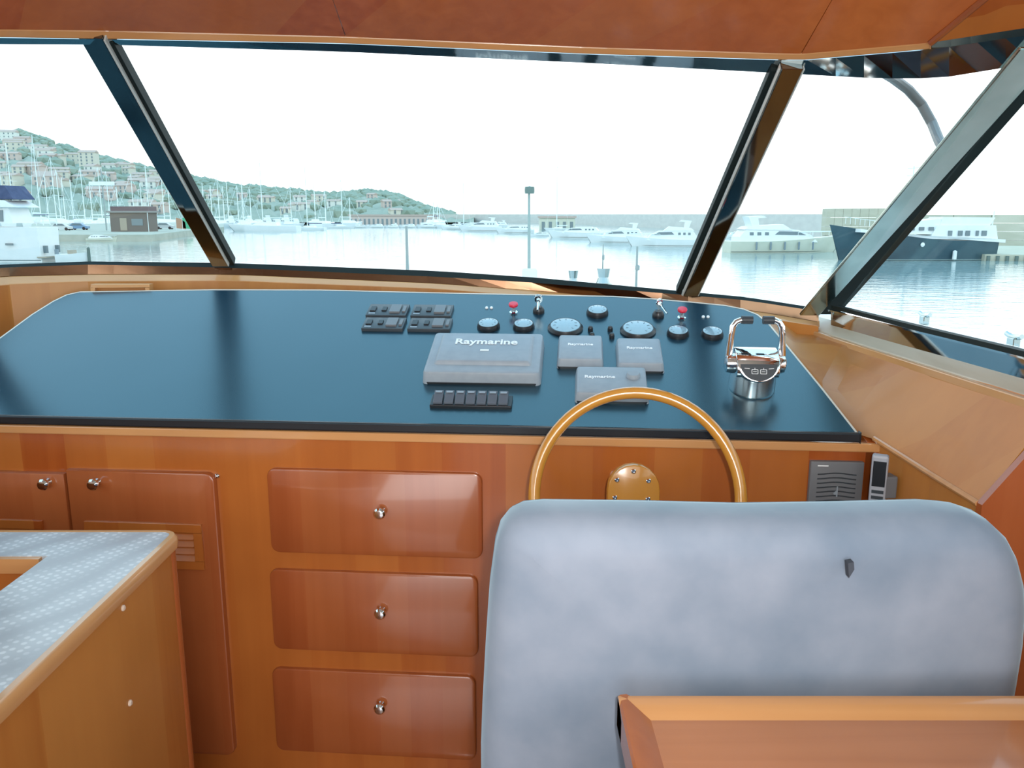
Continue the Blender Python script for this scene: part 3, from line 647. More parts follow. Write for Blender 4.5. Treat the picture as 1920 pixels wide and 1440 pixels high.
T1 = PL([(-80, 70, 1.84), (0, 71, 1.88), (200, 74, 1.98), (640, 82, 2.06), (1100, 102, 2.06), (1500, 114, 1.96), (1745, 93, 1.84), (1900, 70, 1.72)])
T2 = PL([(-80, 56, 1.83), (0, 55, 1.87), (200, 57, 1.97), (640, 68, 2.05), (1100, 88, 2.05), (1500, 101, 1.95), (1745, 80, 1.83), (1900, 56, 1.71)])
N1 = 34; U0, U1 = -80, 1535
back = V((0, .05, 0))
bm = bm_new(); strip(bm, L0.pts(U0, U1, N1), L1.pts(U0, U1, N1), V((0, .04, -.005))); struct('trim_4', bm, RUBBER)['label'] = 'dark rubber seal along the bottom of the windscreen'
bm = bm_new(); strip(bm, L1.pts(U0, U1, N1), L2.pts(U0, U1, N1), V((0, .05, -.02))); struct('trim_5', bm, noisemat('wood_reflection_metal', (.36, .21, .13), (.30, .17, .10), 4, rough=.16, metal=1))['label'] = 'polished steel sill rail under the windscreen'  # brown reflection of the woodwork is put into the rail's metal colour
A = L2.pts(U0, U1, N1); B_ = L3.pts(U0, U1, N1); bm = bm_new()
strip(bm, A, B_, V((0, .06, -.02))); struct('trim_6', bm, LIPX, bevel=.004)['label'] = 'light wooden sill trim behind the dashboard'
bm = bm_new(); strip(bm, B_, [V((p.x, p.y, .6)) for p in B_], V((0, .04, 0))); struct('wall_front', bm, HONEY)
PILLM = noisemat('greenish_steel', (.36, .40, .36), (.28, .32, .29), 6, rough=.2, metal=1)
# top rail, trim, header
UT = 1992
bm = bm_new(); strip(bm, T1.pts(U0, UT, 40), T0.pts(U0, UT, 40), V((0, .05, .02))); struct('trim_7', bm, STEEL)['label'] = 'polished steel rail along the top of the windscreen'
bm = bm_new(); strip(bm, T2.pts(U0, 1745, 40), T1.pts(U0, 1745, 40), V((0, .04, .03))); struct('trim_8', bm, LIPX, bevel=.003)['label'] = 'light wooden strip under the overhead panels'
def header(n, u0, u1, tu0, tu1, m):
    k = max(3, int((u1 - u0) / 60) + 2)
    A = T2.pts(u0 + 1, u1 - 1, k)
    up = []
    for i, p in enumerate(A):
        f = i / (k - 1); top = V(((tu0 + (tu1 - tu0) * f - 960) / F * 1.5, p.y - .42, 2.16))
        up.append(top)
    bm = bm_new(); mid = [a.lerp(b, .02) for a, b in zip(A, up)]
    strip(bm, up, A, V((0, .03, .03))); return obj('overhead_panel', bm, m, n, smooth=True)
hd = sroot('trim_9', (0, 1.8, 2.1)); hd['label'] = 'glossy cherry overhead panels above the windscreen'
header(hd, U0 - 160, 648, -560, 560, CHERRYX)
header(hd, 648, 1502, 560, 1640, CHERRYX)
header(hd, 1502, 1745, 1640, 2010, CHERRYX)
header(hd, 1745, 2010, 2010, 2500, CHERRY)
bm = bm_new()
tube(bm, [T2.at(1745), V(((2010 - 960) / F * 1.5, 1.41, 2.16))], .008, 8); obj('seam_bead', bm, CHERRYD, hd, smooth=True)
bm = bm_new(); strip(bm, T2.pts(1746, 2005, 8), T1.pts(1746, 2005, 8), V((0, .04, .03))); struct('trim_28', bm, PILLM)['label'] = 'greenish steel strip above the window pillar'
# shell behind
def wx(y): return .917 + .087 * (2.42 - y)
bm = bm_new(); box(bm, (-.15, -.25, -.05), (3.6, 5.5, .1)); struct('floor', bm, FLOORM)
bm = bm_new(); box(bm, (-.2, -.5, 2.2), (3.6, 4.2, .06)); struct('ceiling', bm, CREAM)
# left wall with window opening
for (z0, z1, nm) in ((0, 1.3, 'wall_left'), (1.95, 2.18, 'trim_10')):
    bm = bm_new(); A = [V((-1.66, 2.5, z1)), V((-1.76, 1, z1)), V((-1.8, -2.5, z1))]
    if z0 > 1: A = [V((-1.22, 1.88, z1)), V((-1.38, .8, z1)), V((-1.6, -2.5, z1))]
    strip(bm, A, [V((p.x, p.y, z0)) for p in A], V((-.05, 0, 0))); struct(nm, bm, HONEY)
bm = bm_new(); quadbox(bm, V((-1.8, -2.5, 1.29)), V((-1.79, -1.4, 1.29)), V((-1.54, -1.4, 1.96)), V((-1.6, -2.5, 1.96)), V((.03, 0, 0))); struct('trim_11', bm, HONEY)
# back wall around an open doorway
for i, (c, s) in enumerate((((-1.5, -2.5, 1.08), (.6, .05, 2.16)), ((1.2, -2.5, 1.08), (.6, .05, 2.16)), ((-.15, -2.5, 2.05), (2.2, .05, .25)))):
    bm = bm_new(); box(bm, c, s); struct('wall_back' if i == 0 else 'trim_%d' % (11 + i), bm, HONEY)
# right wall: sill ledge, sloped panel, lower wall
zl = 1.27
def wl_(y, off=0, z=zl): return V((wx(y) - off, y, z))
W_P = V((.917, 2.42, 0)); W_N = V((1, .087, 0)).normalized()
def onW(u, v): return on(u, v, W_P, W_N)
ys = [2.75, 2.42, 2.0, 1.6, 1.2, .4, -2.5]
inb = lambda y: V((.87 - .078 * (y - 2.6), y, 1.27))
bm = bm_new(); strip(bm, [V((wx(y) + .02, y, 1.297)) for y in ys], [inb(y) for y in ys], V((0, 0, -.025))); struct('trim_14', bm, noisemat('bleached_ledge', (.50, .44, .34), (.58, .52, .42), 3, rough=.4, stretch=(8, 1, 8)), bevel=.002)['label'] = 'pale bleached wooden ledge under the starboard window'
bm = bm_new(); strip(bm, [inb(y) + V((-.012, 0, -.002)) for y in ys], [inb(y) + V((-.012, 0, -.022)) for y in ys], V((.02, 0, 0))); struct('trim_15', bm, LIPY, bevel=.003)['label'] = 'light wooden lip of the starboard ledge'
# ------------------------------------------------------------------ dashboard plane
CN = V((.082, 1, 0)).normalized(); E1 = V((1, -.082, 0)).normalized()
P0 = V((0, 1.86, 0)); ZF = 1.119; SL = math.radians(20)
E2 = CN * math.cos(SL) + Z * math.sin(SL); DN = -CN * math.sin(SL) + Z * math.cos(SL)
DP = V((0, 1.86, ZF))
def D(u, v, h=0): return on(u, v, DP + DN * h, DN)
outline = [(-235, 773), (0, 634), (60, 590), (100, 565), (125, 553), (150, 547.5), (400, 543.5), (600, 544), (800, 549), (1000, 553), (1150, 556), (1230, 561), (1300, 567), (1360, 573), (1395, 580), (1420, 590), (1440, 606), (1470, 642), (1540, 727), (1606, 811)]
op = [D(u, v) for u, v in outline]
bm = bm_new(); prism(bm, op, -DN * .022)
dash = thing('dashboard_top', 'dark blue laminate dashboard top sloping up to the windscreen', 'dashboard', DP + CN * .3 - DN * .03)
obj('panel', bm, DASH, dash)
bm = bm_new(); tube(bm, [p - DN * .002 for p in op], .0035, 6); obj('edge_trim', bm, mat('pale_edging', (.66, .62, .55), .35), dash, smooth=True)
fl_, fr_ = op[0], op[-1]
bm = bm_new(); a = fl_ - CN * .012; b = fr_ - CN * .012 + E1 * .006
strip(bm, [a + DN * .001, b + DN * .001], [a - Z * .020, b - Z * .020], CN * .015); obj('front_edge', bm, BLACK, dash, bevel=.003)
# sloped side panel
tops = [at_z(u, v, zl) for u, v in ((1445, 590), (1500, 606), (1600, 638), (1720, 676))]
tops = [inb(p.y) + V((-.002, 0, -.006)) for p in tops] + [inb(1.8) + V((-.002, 0, -.006)), inb(1.6), inb(1.42)]
bots = [D(u + 3, v + 3, -.03) for u, v in ((1430, 596), (1470, 642), (1540, 727), (1606, 811))] + [at_y(1640, 824, 1.79), at_y(1735, 884, 1.61), at_y(1835, 946, 1.425)]
bm = bm_new(); strip(bm, tops, bots, V((.02, 0, -.004))); struct('wall_right', bm, HONEY, smooth=True)
bm = bm_new(); bb = bots[4:]; tube(bm, [p + V((-.001, 0, .002)) for p in bb], .006, 8); struct('trim_16', bm, LIPX, smooth=True)['label'] = 'rounded light moulding along the foot of the sloped side panel'
# wall under it, and wall aft of it
low = [V((p.x + .012, p.y, p.z)) for p in bots[4:]]
bm = bm_new(); strip(bm, low, [V((p.x, p.y, 0)) for p in low], V((.02, 0, 0))); struct('trim_17', bm, HONEY)['label'] = 'lower honey-coloured side wall under the sloped panel'
bm = bm_new(); pb = bots[-1]; quadbox(bm, V((pb.x - .004, pb.y, 0)), V((inb(1.42).x, pb.y - .005, 0)), inb(1.42) + V((0, -.005, -.01)), pb + V((-.004, 0, .004)), V((.002, -.014, 0))); struct('trim_18', bm, CHERRYD)['label'] = 'cherry end board closing the sloped side panel'
bm = bm_new(); ya = [1.42, .9, 0, -2.5]; strip(bm, [inb(y) + V((0.004, 0, -.02)) for y in ya], [V((inb(y).x + .004, y, 0)) for y in ya], V((.02, 0, 0))); struct('trim_19', bm, HONEY)['label'] = 'honey-coloured wall aft of the sloped panel'
# steel band under side window and seals
def wstrip(name, top, bot, m, t=.012, lab=None, off=0):
    A = [onW(u, v) for u, v in top]; B = [onW(u, v) for u, v in bot]; o3 = -W_N * off
    def ext(Q):
        d = (Q[-1] - Q[-2]); d.normalize(); return Q + [Q[-1] + d * 1.2]
    A, B = ext(A), ext(B)
    bm = bm_new(); strip(bm, [p + o3 for p in A], [p + o3 for p in B], W_N * t); o = struct(name, bm, m)
    if lab: o['label'] = lab
wstrip('trim_20', [(1558, 583), (1740, 628), (1920, 672)], [(1558, 612), (1740, 668), (1920, 722)], mat('mirror_band', (.62, .66, .68), .05, 1), lab='mirror-polished steel band under the starboard window')
wstrip('trim_21', [(1566, 572), (1740, 614), (1920, 656)], [(1566, 579), (1740, 623), (1920, 667)], RUBBER, .02, 'dark rubber seal under the starboard window', .012)
wstrip('trim_22', [(1556, 580), (1740, 624), (1920, 667)], [(1556, 583), (1740, 628), (1920, 672)], CHROME, .012, 'bright steel line under the starboard window', .008)
# mullions
def bar(name, b0, b1, t0, t1, yb, yt, m, th=.035, lab=None, parent=None, sk=0):
    q = [at_y(*b0, yb), at_y(*b1, yb + sk), at_y(*t1, yt + sk), at_y(*t0, yt)]
    nrm = (q[1] - q[0]).cross(q[3] - q[0]).normalized()
    if nrm.y < 0: nrm = -nrm
    bm = bm_new(); quadbox(bm, q[0], q[1], q[2], q[3], nrm * th)
    o = obj(name, bm, m, parent, bevel=min(.002, th / 4))
    if parent is None: o['kind'] = 'structure'
    if lab: o['label'] = lab
    return o
mu = sroot('trim_23', at_y(415, 498, 2.8)); mu['label'] = 'dark polished mullion left of the centre windscreen'
LINEM = mat('pale_glazing_lip', (.62, .66, .64), .4)
DSTEEL = noisemat('dark_polished_steel', (.235, .235, .23), (.19, .195, .19), 3, rough=.07, metal=1)
bar('bar', (398, 500), (427, 500), (146, 68), (192, 72), 2.80, 1.965, DSTEEL, .045, None, mu)
bar('bright_edge', (427, 500), (429.5, 500), (193, 76), (197, 76), 2.80, 1.965, LINEM, .03, None, mu)
bar('seal', (431, 498), (440, 498), (198, 78), (212, 80), 2.82, 1.985, RUBBER, .03, None, mu)
mu = sroot('trim_24', at_y(1290, 555, 2.66)); mu['label'] = 'polished mullion right of the centre windscreen'
bar('bar', (1282, 556), (1308, 556), (1466, 130), (1507, 130), 2.64, 1.955, DSTEEL, .045, None, mu)
bar('bright_edge', (1277, 554), (1281, 556), (1459, 128), (1464, 130), 2.645, 1.96, LINEM, .03, None, mu)
bar('bright_edge', (1308, 556), (1310, 556), (1507, 130), (1510, 130), 2.645, 1.96, LINEM, .03, None, mu)
bar('seal', (1267, 550), (1277, 552), (1445, 132), (1458, 132), 2.67, 1.985, RUBBER, .03, None, mu)
PILL = noisemat('pillar_steel', (.60, .65, .60), (.44, .50, .46), 6, rough=.14, metal=1)
mu = sroot('trim_25', at_y(1545, 590, 2.38)); mu['label'] = 'wide polished pillar between windscreen and starboard window'
bar('bar', (1500, 592), (1536, 592), (1914, 92), (1990, 92), 2.385, 1.70, PILL, .008, None, mu, .022)
bar('seal', (1536, 590), (1572, 590), (1991, 92), (2012, 92), 2.42, 1.735, RUBBER, .012, None, mu)
a, b = L0.at(-80), T0.at(-80)
bm = bm_new(); quadbox(bm, a + V((-.05, -.05, -.12)), a + V((.01, 0, -.12)), b + V((.01, 0, .04)), b + V((-.05, -.05, .04)), V((-.02, .04, 0))); struct('trim_29', bm, DSTEEL)['label'] = 'polished pillar at the port end of the windscreen'
bm = bm_new(); quadbox(bm, a + V((-.06, -.05, -.1)), V((-1.78, -1.4, 1.31)), V((-1.53, -1.4, 1.95)), b + V((-.06, -.05, .02)), V((-.004, 0, 0))); struct('window_5', bm, PANE)['label'] = 'port side window pane'
# starboard top rail aft of the pillar
bm = bm_new(); strip(bm, [V((1.02, 1.72, 2.0)), V((1.1, .8, 2.02)), V((1.34, -2.5, 2.02))], [V((1.02, 1.72, 1.9)), V((1.1, .8, 1.92)), V((1.34, -2.5, 1.92))], V((.05, 0, 0))); struct('trim_26', bm, STEEL)
bm = bm_new(); strip(bm, [V((1.0, 1.72, 2.19)), V((1.08, .8, 2.19)), V((1.32, -2.5, 2.19))], [V((1.0, 1.72, 2.0)), V((1.08, .8, 2.0)), V((1.32, -2.5, 2.0))], V((.05, 0, 0))); struct('trim_27', bm, CHERRY)
# glass
def pane(name, bot, top, lab):
    bm = bm_new(); strip(bm, top, bot, V((0, .004, 0)))
    o = struct(name, bm, PANE); o['label'] = lab
back = V((0, .02, 0))
pane('window_1', [p + back for p in L0.pts(-80, 425, 8)], [p + back for p in T0.pts(-80, 200, 8)], 'left windscreen pane')
pane('window_2', [p + back for p in L0.pts(428, 1280, 14)], [p + back for p in T0.pts(202, 1475, 14)], 'wide centre windscreen pane')
pane('window_3', [p + back for p in L0.pts(1282, 1532, 6)], [p + back for p in T0.pts(1478, 1885, 6)], 'narrow right windscreen pane')
bm = bm_new(); a = onW(1568, 575) + W_N * .015; b_ = V((wx(-2.4), -2.4, 1.36))
quadbox(bm, a, V((b_.x + .02, b_.y, a.z)), V((1.36, -2.4, 1.95)), at_y(1945, 122, 1.68) + V((.02, 0, .02)), V((.004, 0, 0))); struct('window_4', bm, PANE)['label'] = 'starboard side window pane'

# ------------------------------------------------------------------ console front
CP = P0 + CN * .004
def Cc(u, v, off=0): return on(u, v, CP - CN * off, CN)
def S_(p): return (p - CP).dot(E1)
zt = ZF - .022
con = thing('helm_console', 'cherry helm console with drawers and doors under the dashboard', 'cabinet', (-.3, 2.0, 0))
xl, xr = -1.62, S_(Cc(1636, 900))
def cpt(s, z, off=0): return CP + E1 * s - CN * off + Z * z
bm = bm_new(); quadbox(bm, cpt(xl, .1), cpt(xr, .1), cpt(xr, zt - .002), cpt(xl, zt - .002), CN * .02); obj('front_panel', bm, CHERRY, con)
bm = bm_new(); quadbox(bm, cpt(xl, 0, -.05), cpt(xr, 0, -.05), cpt(xr, .1, -.05), cpt(xl, .1, -.05), CN * .02); obj('toe_kick', bm, BLACK, con)
bm = bm_new(); quadbox(bm, cpt(xr - .02, .0), cpt(xr - .02, zt, 0), cpt(xr - .02, zt, 0) + CN * .45 + Z * .1, cpt(xr - .02, 0) + CN * .45, E1 * .02); obj('side_panel', bm, CHERRY, con)
bm = bm_new(); quadbox(bm, cpt(xl, zt - .022, .008), cpt(xr + .01, zt - .022, .008), cpt(xr + .01, zt - .001, .008), cpt(xl, zt - .001, .008), CN * .012); obj('top_lipping', bm, LIPX, con, bevel=.003)
bm = bm_new(); quadbox(bm, cpt(xr - .003, 0.1, .004), cpt(xr + .010, 0.1, .004), cpt(xr + .010, zt - .02, .004), cpt(xr - .003, zt - .02, .004), CN * .02); obj('corner_post', bm, CHERRYD, con, bevel=.003)
def crect(u0, v0, u1, v1):
    pts = [Cc(u0, v0), Cc(u1, v0), Cc(u1, v1), Cc(u0, v1)]
    s0 = (S_(pts[0]) + S_(pts[3])) / 2; s1 = (S_(pts[1]) + S_(pts[2])) / 2; z1 = (pts[0].z + pts[1].z) / 2; z0 = (pts[2].z + pts[3].z) / 2
    return s0, s1, z0, z1
def knob(u, v, parent, off, r=.0145):
    p = Cc(u, v, off + .018); p -= -CN * 0
    base = p + CN * .018
    bm = bm_new(); lathe(bm, [(r * .62, 0), (r * .5, .003), (r * .38, .010), (r * .75, .014), (r, .019), (r * .98, .024), (r * .7, .029), (0, .031)], base, -CN, 20)
    obj('knob', bm, CHROME, parent, smooth=True)
for (a, b, c, d, ku, kv) in ((507, 881, 905, 1039, 712, 962), (512, 1071, 897, 1221, 713, 1150), (517, 1257, 893, 1412, 712, 1328)):
    s0, s1, z0, z1 = crect(a, b, c, d); bm = bm_new()
    slab(bm, cpt((s0 + s1) / 2, (z0 + z1) / 2), E1, Z, -CN, s1 - s0, z1 - z0,   .022, .011, .0045)
    dr = obj('drawer', bm, CHERRYD, con, smooth=True); knob(ku, kv, dr, .011)
def door(u0, u1, knu, louvre, corners):
    s0, s1, z0, z1 = crect(u0, 881, u1, 1400)
    s0 = S_(Cc(u0, 900)); s1 = S_(Cc(u1, 900)); bm = bm_new()
    slab(bm, cpt((s0 + s1) / 2, (z0 + z1) / 2), E1, Z, -CN, s1 - s0, z1 - z0, .022, .018, .005, corners)
    d = obj('door', bm, CHERRYD, con, smooth=True); knob(knu, 908, d, .018)
    a0, a1, b0, b1 = louvre
    pa, pb = Cc(a0, b0, .018), Cc(a1, b1, .018); w = S_(pb) - S_(pa); h = pa.z - pb.z
    fw = .022; sa = S_(pa); za = pb.z
    bm = bm_new()
    for (x0, x1, y0, y1) in ((0, w, 0, fw), (0, w, h - fw, h), (0, fw, fw, h - fw), (w - fw, w, fw, h - fw)):
        quadbox(bm, cpt(sa + x0, za + y0, .026), cpt(sa + x1, za + y0, .026), cpt(sa + x1, za + y1, .026), cpt(sa + x0, za + y1, .026), CN * .01)
    obj('louvre_frame', bm, CHERRY, d, bevel=.0012)
    n = 4; hh = (h - 2 * fw) / n
    for i in range(n):
        bm = bm_new(); z_ = za + fw + hh * i
        quadbox(bm, cpt(sa + fw, z_ + .001, .027), cpt(sa + w - fw, z_ + .001, .027), cpt(sa + w - fw, z_ + hh - .004, .018), cpt(sa + fw, z_ + hh - .004, .018), CN * .004)
        obj('louvre_slat', bm, CHERRY, d)
door(133, 407, 175, (160, 386, 975, 1067), (1, 0, 0, 1))
door(-170, 129, 82, (-140, 92, 968, 1062), (0, 1, 1, 0))
# hinges / catches
for (u, v) in ((408, 892), (424, 1338)):
    bm = bm_new(); lathe(bm, [(.004, 0), (.006, .004), (.003, .008), (0, .009)], Cc(u, v, 0), -CN, 12); obj('hinge_pin', bm, CHROME, con, smooth=True)

# ------------------------------------------------------------------ things on the dashboard
def dthing(name, label, cat, u, v, group=None): return thing(name, label, cat, D(u, v), 0, group)
def scale_at(u, v): return (D(u, v) - EYE).length / F
def gauge(u, v, rpx, label, group=None, th=.015):
    c = D(u, v + rpx * .18); r = rpx * scale_at(u, v); t = thing('round_gauge', label, 'gauge', c, 0, group)
    bm = bm_new(); lathe(bm, [(r * 1.12, 0), (r * 1.14, .004), (r * 1.05, th * .7), (r * 1.0, th), (r * .88, th), (r * .86, th * .85), (0, th * .85)], c, DN, 36); obj('bezel', bm, BLACK, t, smooth=True)
    bm = bm_new(); lathe(bm, [(r * .93, th * .9), (r * .93, th), (r * .8, th + .0015), (0, th + .002)], c, DN, 36); obj('glass', bm, GLASSC, t, smooth=True)
    bm = bm_new()
    for k in range(9):
        a = math.radians(225 - k * 33.75); d = E1 * math.cos(a) + E2 * math.sin(a); q = c + DN * (th + .002)
        quadbox(bm, q + d * r * .62, q + d * r * .78, q + d * r * .78 + d.cross(DN) * r * .05, q + d * r * .62 + d.cross(DN) * r * .05, DN * .0003)
    obj('scale_marks', bm, mat('gauge_mark', (.20, .30, .36), .5), t)
gauge(916, 610, 19, 'small round gauge, leftmost, above the large screen cover')
gauge(982, 611, 18, 'small round gauge second from the left, above the right corner of the large screen cover')
gauge(1060, 611, 29, 'larger round gauge above the left small square cover', th=.012)
gauge(1120, 585, 18, 'small round gauge on its own high between the two larger gauges')
gauge(1196, 616, 29, 'larger round gauge above the right small square cover', th=.012)
gauge(1271, 624, 18, 'small round gauge just right of the larger gauges, left of the dark reflection')
gauge(1335, 626, 18, 'small round gauge nearest to the chrome throttle control')
def cover(name, u0, v0, u1, v1, th, label, r=.008, plateau=True, knobpos=None, txt=.2, ttx=0, sub=False):
    "padded sun cover over an instrument; pixel box of its footprint on the dash"
    a, b = D(u0, v1), D(u1, v1); c_, d_ = D(u0, v0), D(u1, v0)
    w = ((b - a).length + (d_ - c_).length) / 2; h = ((c_ - a).length + (d_ - b).length) / 2 * 1.0
    h = abs(((c_ + d_) / 2 - (a + b) / 2).dot(E2)); c = (a + b + c_ + d_) / 4
    t = thing(name, label, 'instrument cover', c)
    bm = bm_new(); slab(bm, c, E1, E2, DN, w, h, r, th, .006, taper=.004); obj('cover', bm, COVER, t, smooth=True)
    top = th
    if plateau:
        bm = bm_new(); slab(bm, c + DN * th * .98 + E2 * h * .045, E1, E2, DN, w * .83, h * .72, .006, .010, .004, taper=.006); obj('raised_centre', bm, COVER, t, smooth=True); top = th + .010
    bm = bm_new(); slab(bm, c - E2 * .002, E1, E2, DN, w * .97, h * .985, r, .006, .001); obj('base_frame', bm, BLACK, t)
    text('lettering', 'Raymarine', w * txt, c + DN * (top + .0004) + E2 * h * (.16 if plateau else .08) + E1 * ttx * w, E1, E2, DN, WHITE, t, bold=w * txt * .022)
    if sub:
        bm = bm_new(); box(bm, c + DN * (top + .0002) - E2 * h * .04, (w * .075, h * .035, .0006), E1, E2, DN); obj('small_white_label', bm, WHITE, t)
    if knobpos:
        q = c + E1 * knobpos[0] * w + E2 * knobpos[1] * h + DN * th * .98; rr = .017
        bm = bm_new(); lathe(bm, [(rr * 1.05, 0), (rr, .006), (rr * .8, .010), (0, .011)], q, DN, 24); obj('knob_bump', bm, COVER, t, smooth=True)
    return t
cover('screen_cover', 804, 643, 1018, 722, .034, 'large pale grey cover with raised centre over the chart screen', .012, sub=True, txt=.13)
cover('instrument_cover', 1045, 643, 1131, 692, .028, 'small square grey cover directly right of the large screen cover', .008, False, txt=.13)
cover('instrument_cover', 1155, 649, 1242, 700, .028, 'small square grey cover left of the throttle control', .008, False, txt=.13)
cover('pilot_cover', 1078, 703, 1214, 757, .028, 'wide grey cover with a knob bump behind the steering wheel', .008, False, knobpos=(.30, .12), txt=.10, ttx=-.16)
def switch_panel(cu, cv, wpx, label):
    a, b = D(cu - wpx / 2, cv + 9), D(cu + wpx / 2, cv + 9); w = (b - a).length; h = w * .62; c = (a + b) / 2 + E2 * h / 2
    c = D(cu, cv); h = abs((D(cu, cv - 11) - D(cu, cv + 10)).dot(E2))
    t = thing('switch_panel', label, 'switch panel', c)
    bm = bm_new(); slab(bm, c, E1, E2, DN, w, h, .003, .010, .002); obj('plate', bm, DGREY, t, smooth=True)
    bm = bm_new(); slab(bm, c + DN * .010 + E1 * w * .20, E1, E2, DN, w * .26, h * .66, .002, .006, .001); obj('rocker', bm, GREYP, t)
    bm = bm_new(); slab(bm, c + DN * .010 - E1 * w * .36, E1, E2, DN, w * .14, h * .4, .002, .004, .001); obj('button', bm, BLACK, t)
    bm = bm_new(); slab(bm, c + DN * .010 - E1 * w * .08, E1, E2, DN, w * .12, h * .34, .002, .004, .001); obj('button', bm, BLACK, t)
    bm = bm_new(); slab(bm, c + DN * .010 + E1 * w * .42, E1, E2, DN, w * .08, h * .5, .002, .005, .001); obj('button', bm, GREYP, t)
    bm = bm_new(); slab(bm, c + DN * .010 - E1 * w * .36 - E2 * h * .33, E1, E2, DN, w * .16, h * .10, .0006, .0006, .0002); obj('label_strip', bm, COVER, t)
switch_panel(728, 586, 76, 'dark switch panel in the upper left of the group of four')
switch_panel(811, 587, 76, 'dark switch panel in the upper right of the group of four')
switch_panel(721, 611, 78, 'dark switch panel in the lower left of the group of four')
switch_panel(807, 612, 80, 'dark switch panel in the lower right of the group of four')
def rocker_row():
    a, b = D(808, 757), D(960, 762); w = (b - a).length; c = (a + b) / 2 + E2 * .008
    t = thing('rocker_switch_row', 'row of seven rocker switches below the large screen cover', 'switch row', c)
    bm = bm_new(); slab(bm, c, E1, E2, DN, w, .050, .003, .009, .002); obj('frame', bm, BLACK, t)
    for k in range(7):
        q = c + E1 * (w * .93) * ((k - 3) / 7.0) + DN * .008 - E1 * .001
        bm = bm_new(); ww = w * .93 / 7 - .004
        prof_ = [(-.019, 0), (.019, 0), (.019, .017), (.004, .013), (-.019, .006)]
        prism(bm, [q - E1 * ww / 2 + E2 * y + DN * z for y, z in prof_], E1 * ww); obj('rocker', bm, mat('rocker_grey', (.10, .12, .15), .3) if k == 0 else bpy.data.materials['rocker_grey'], t, bevel=.001)
        bm = bm_new(); box(bm, q + E2 * .012 + DN * .0165, (ww * .7, .007, .0012), E1, E2, DN); obj('label_mark', bm, COVER, t)
rocker_row()
def lamps(u, v, label):
    t = dthing('indicator_lamps', label, 'indicator', u, v)
    for k in (-1, 1):
        c = D(u + k * 4.5, v); bm = bm_new(); lathe(bm, [(.0045, 0), (.0045, .003), (.003, .005), (0, .0055)], c, DN, 14); obj('lens', bm, WHITE, t, smooth=True)
lamps(917, 578, 'pair of tiny white indicator lamps left of the red buttons')
lamps(1323, 595, 'pair of tiny white indicator lamps right of the right-hand red button')
def redbtn(u, v, label):
    c = D(u, v + 10); t = thing('stop_button', label, 'button', c)
    bm = bm_new(); lathe(bm, [(.011, 0), (.012, .004), (.007, .006), (.0055, .024), (0, .025)], c, DN, 20); obj('stem', bm, CHROME, t, smooth=True)
    bm = bm_new(); lathe(bm, [(.006, .020), (.0125, .023), (.014, .028), (.0125, .032), (0, .033)], c, DN, 24); obj('cap', bm, REDM, t, smooth=True)
redbtn(963, 577, 'red pull button left of the left ignition key'); redbtn(1278, 587, 'red pull button right of the right ignition key')
def ignition(u, v, label, tilt):
    c = D(u, v + 8); t = thing('ignition_switch', label, 'ignition key', c)
    bm = bm_new(); lathe(bm, [(.017, 0), (.017, .006), (.013, .014), (.010, .018), (0, .018)], c, DN, 24); obj('lock_barrel', bm, BLACK, t, smooth=True)
    q = c + DN * .018; s1 = (E1 * math.cos(tilt) + E2 * math.sin(tilt)); 
    ky = thing
    bm = bm_new(); quadbox(bm, q - s1 * .004, q + s1 * .004, q + s1 * .004 + DN * .012, q - s1 * .004 + DN * .012, s1.cross(DN) * .002)
    prism(bm, [q + DN * .012 + s1 * x + DN * z for x, z in ((-.006, 0), (.006, 0), (.011, .007), (.011, .016), (.006, .022), (-.006, .022), (-.011, .016), (-.011, .007))], s1.cross(DN) * .002)
    obj('key', bm, CHROME, t)
    top = q + DN * .03
    bm = bm_new(); tube(bm, [top + s1.cross(DN) * .001 + (s1 * math.cos(a) + DN * math.sin(a)) * .009 for a in [k * PI / 6 for k in range(12)]], .001, 6, True); obj('key_ring', bm, CHROME, t, smooth=True)
    d = (E1 * math.sin(tilt) * .9 - E2 * 1.0 - DN * .15).normalized(); k0 = top - E2 * .006 - DN * .004
    bm = bm_new(); tube(bm, [k0, k0 + d * .010], .006, 8); tube(bm, [k0 + d * .008, k0 + d * .045 - DN * .006], .0026, 6); obj('spare_key', bm, CHROME, t, smooth=True)
ignition(1010, 577, 'left ignition switch with hanging silver key', 0.0)
ignition(1234, 585, 'right ignition switch with slanting silver key', .55)
def btn(u, v, label):
    c = D(u, v + 3); bm = bm_new(); lathe(bm, [(.0075, 0), (.0075, .006), (.006, .012), (.004, .014), (0, .014)], c, DN, 16); tag(obj('push_button', bm, BLACK, smooth=True), label, 'button')
btn(1107, 617, 'small black push button, upper one right of the left larger gauge'); btn(1110, 629, 'small black push button, lower one right of the left larger gauge')
btn(1144, 617, 'small black push button, upper one left of the right larger gauge'); btn(1147, 630, 'small black push button, lower one left of the right larger gauge')

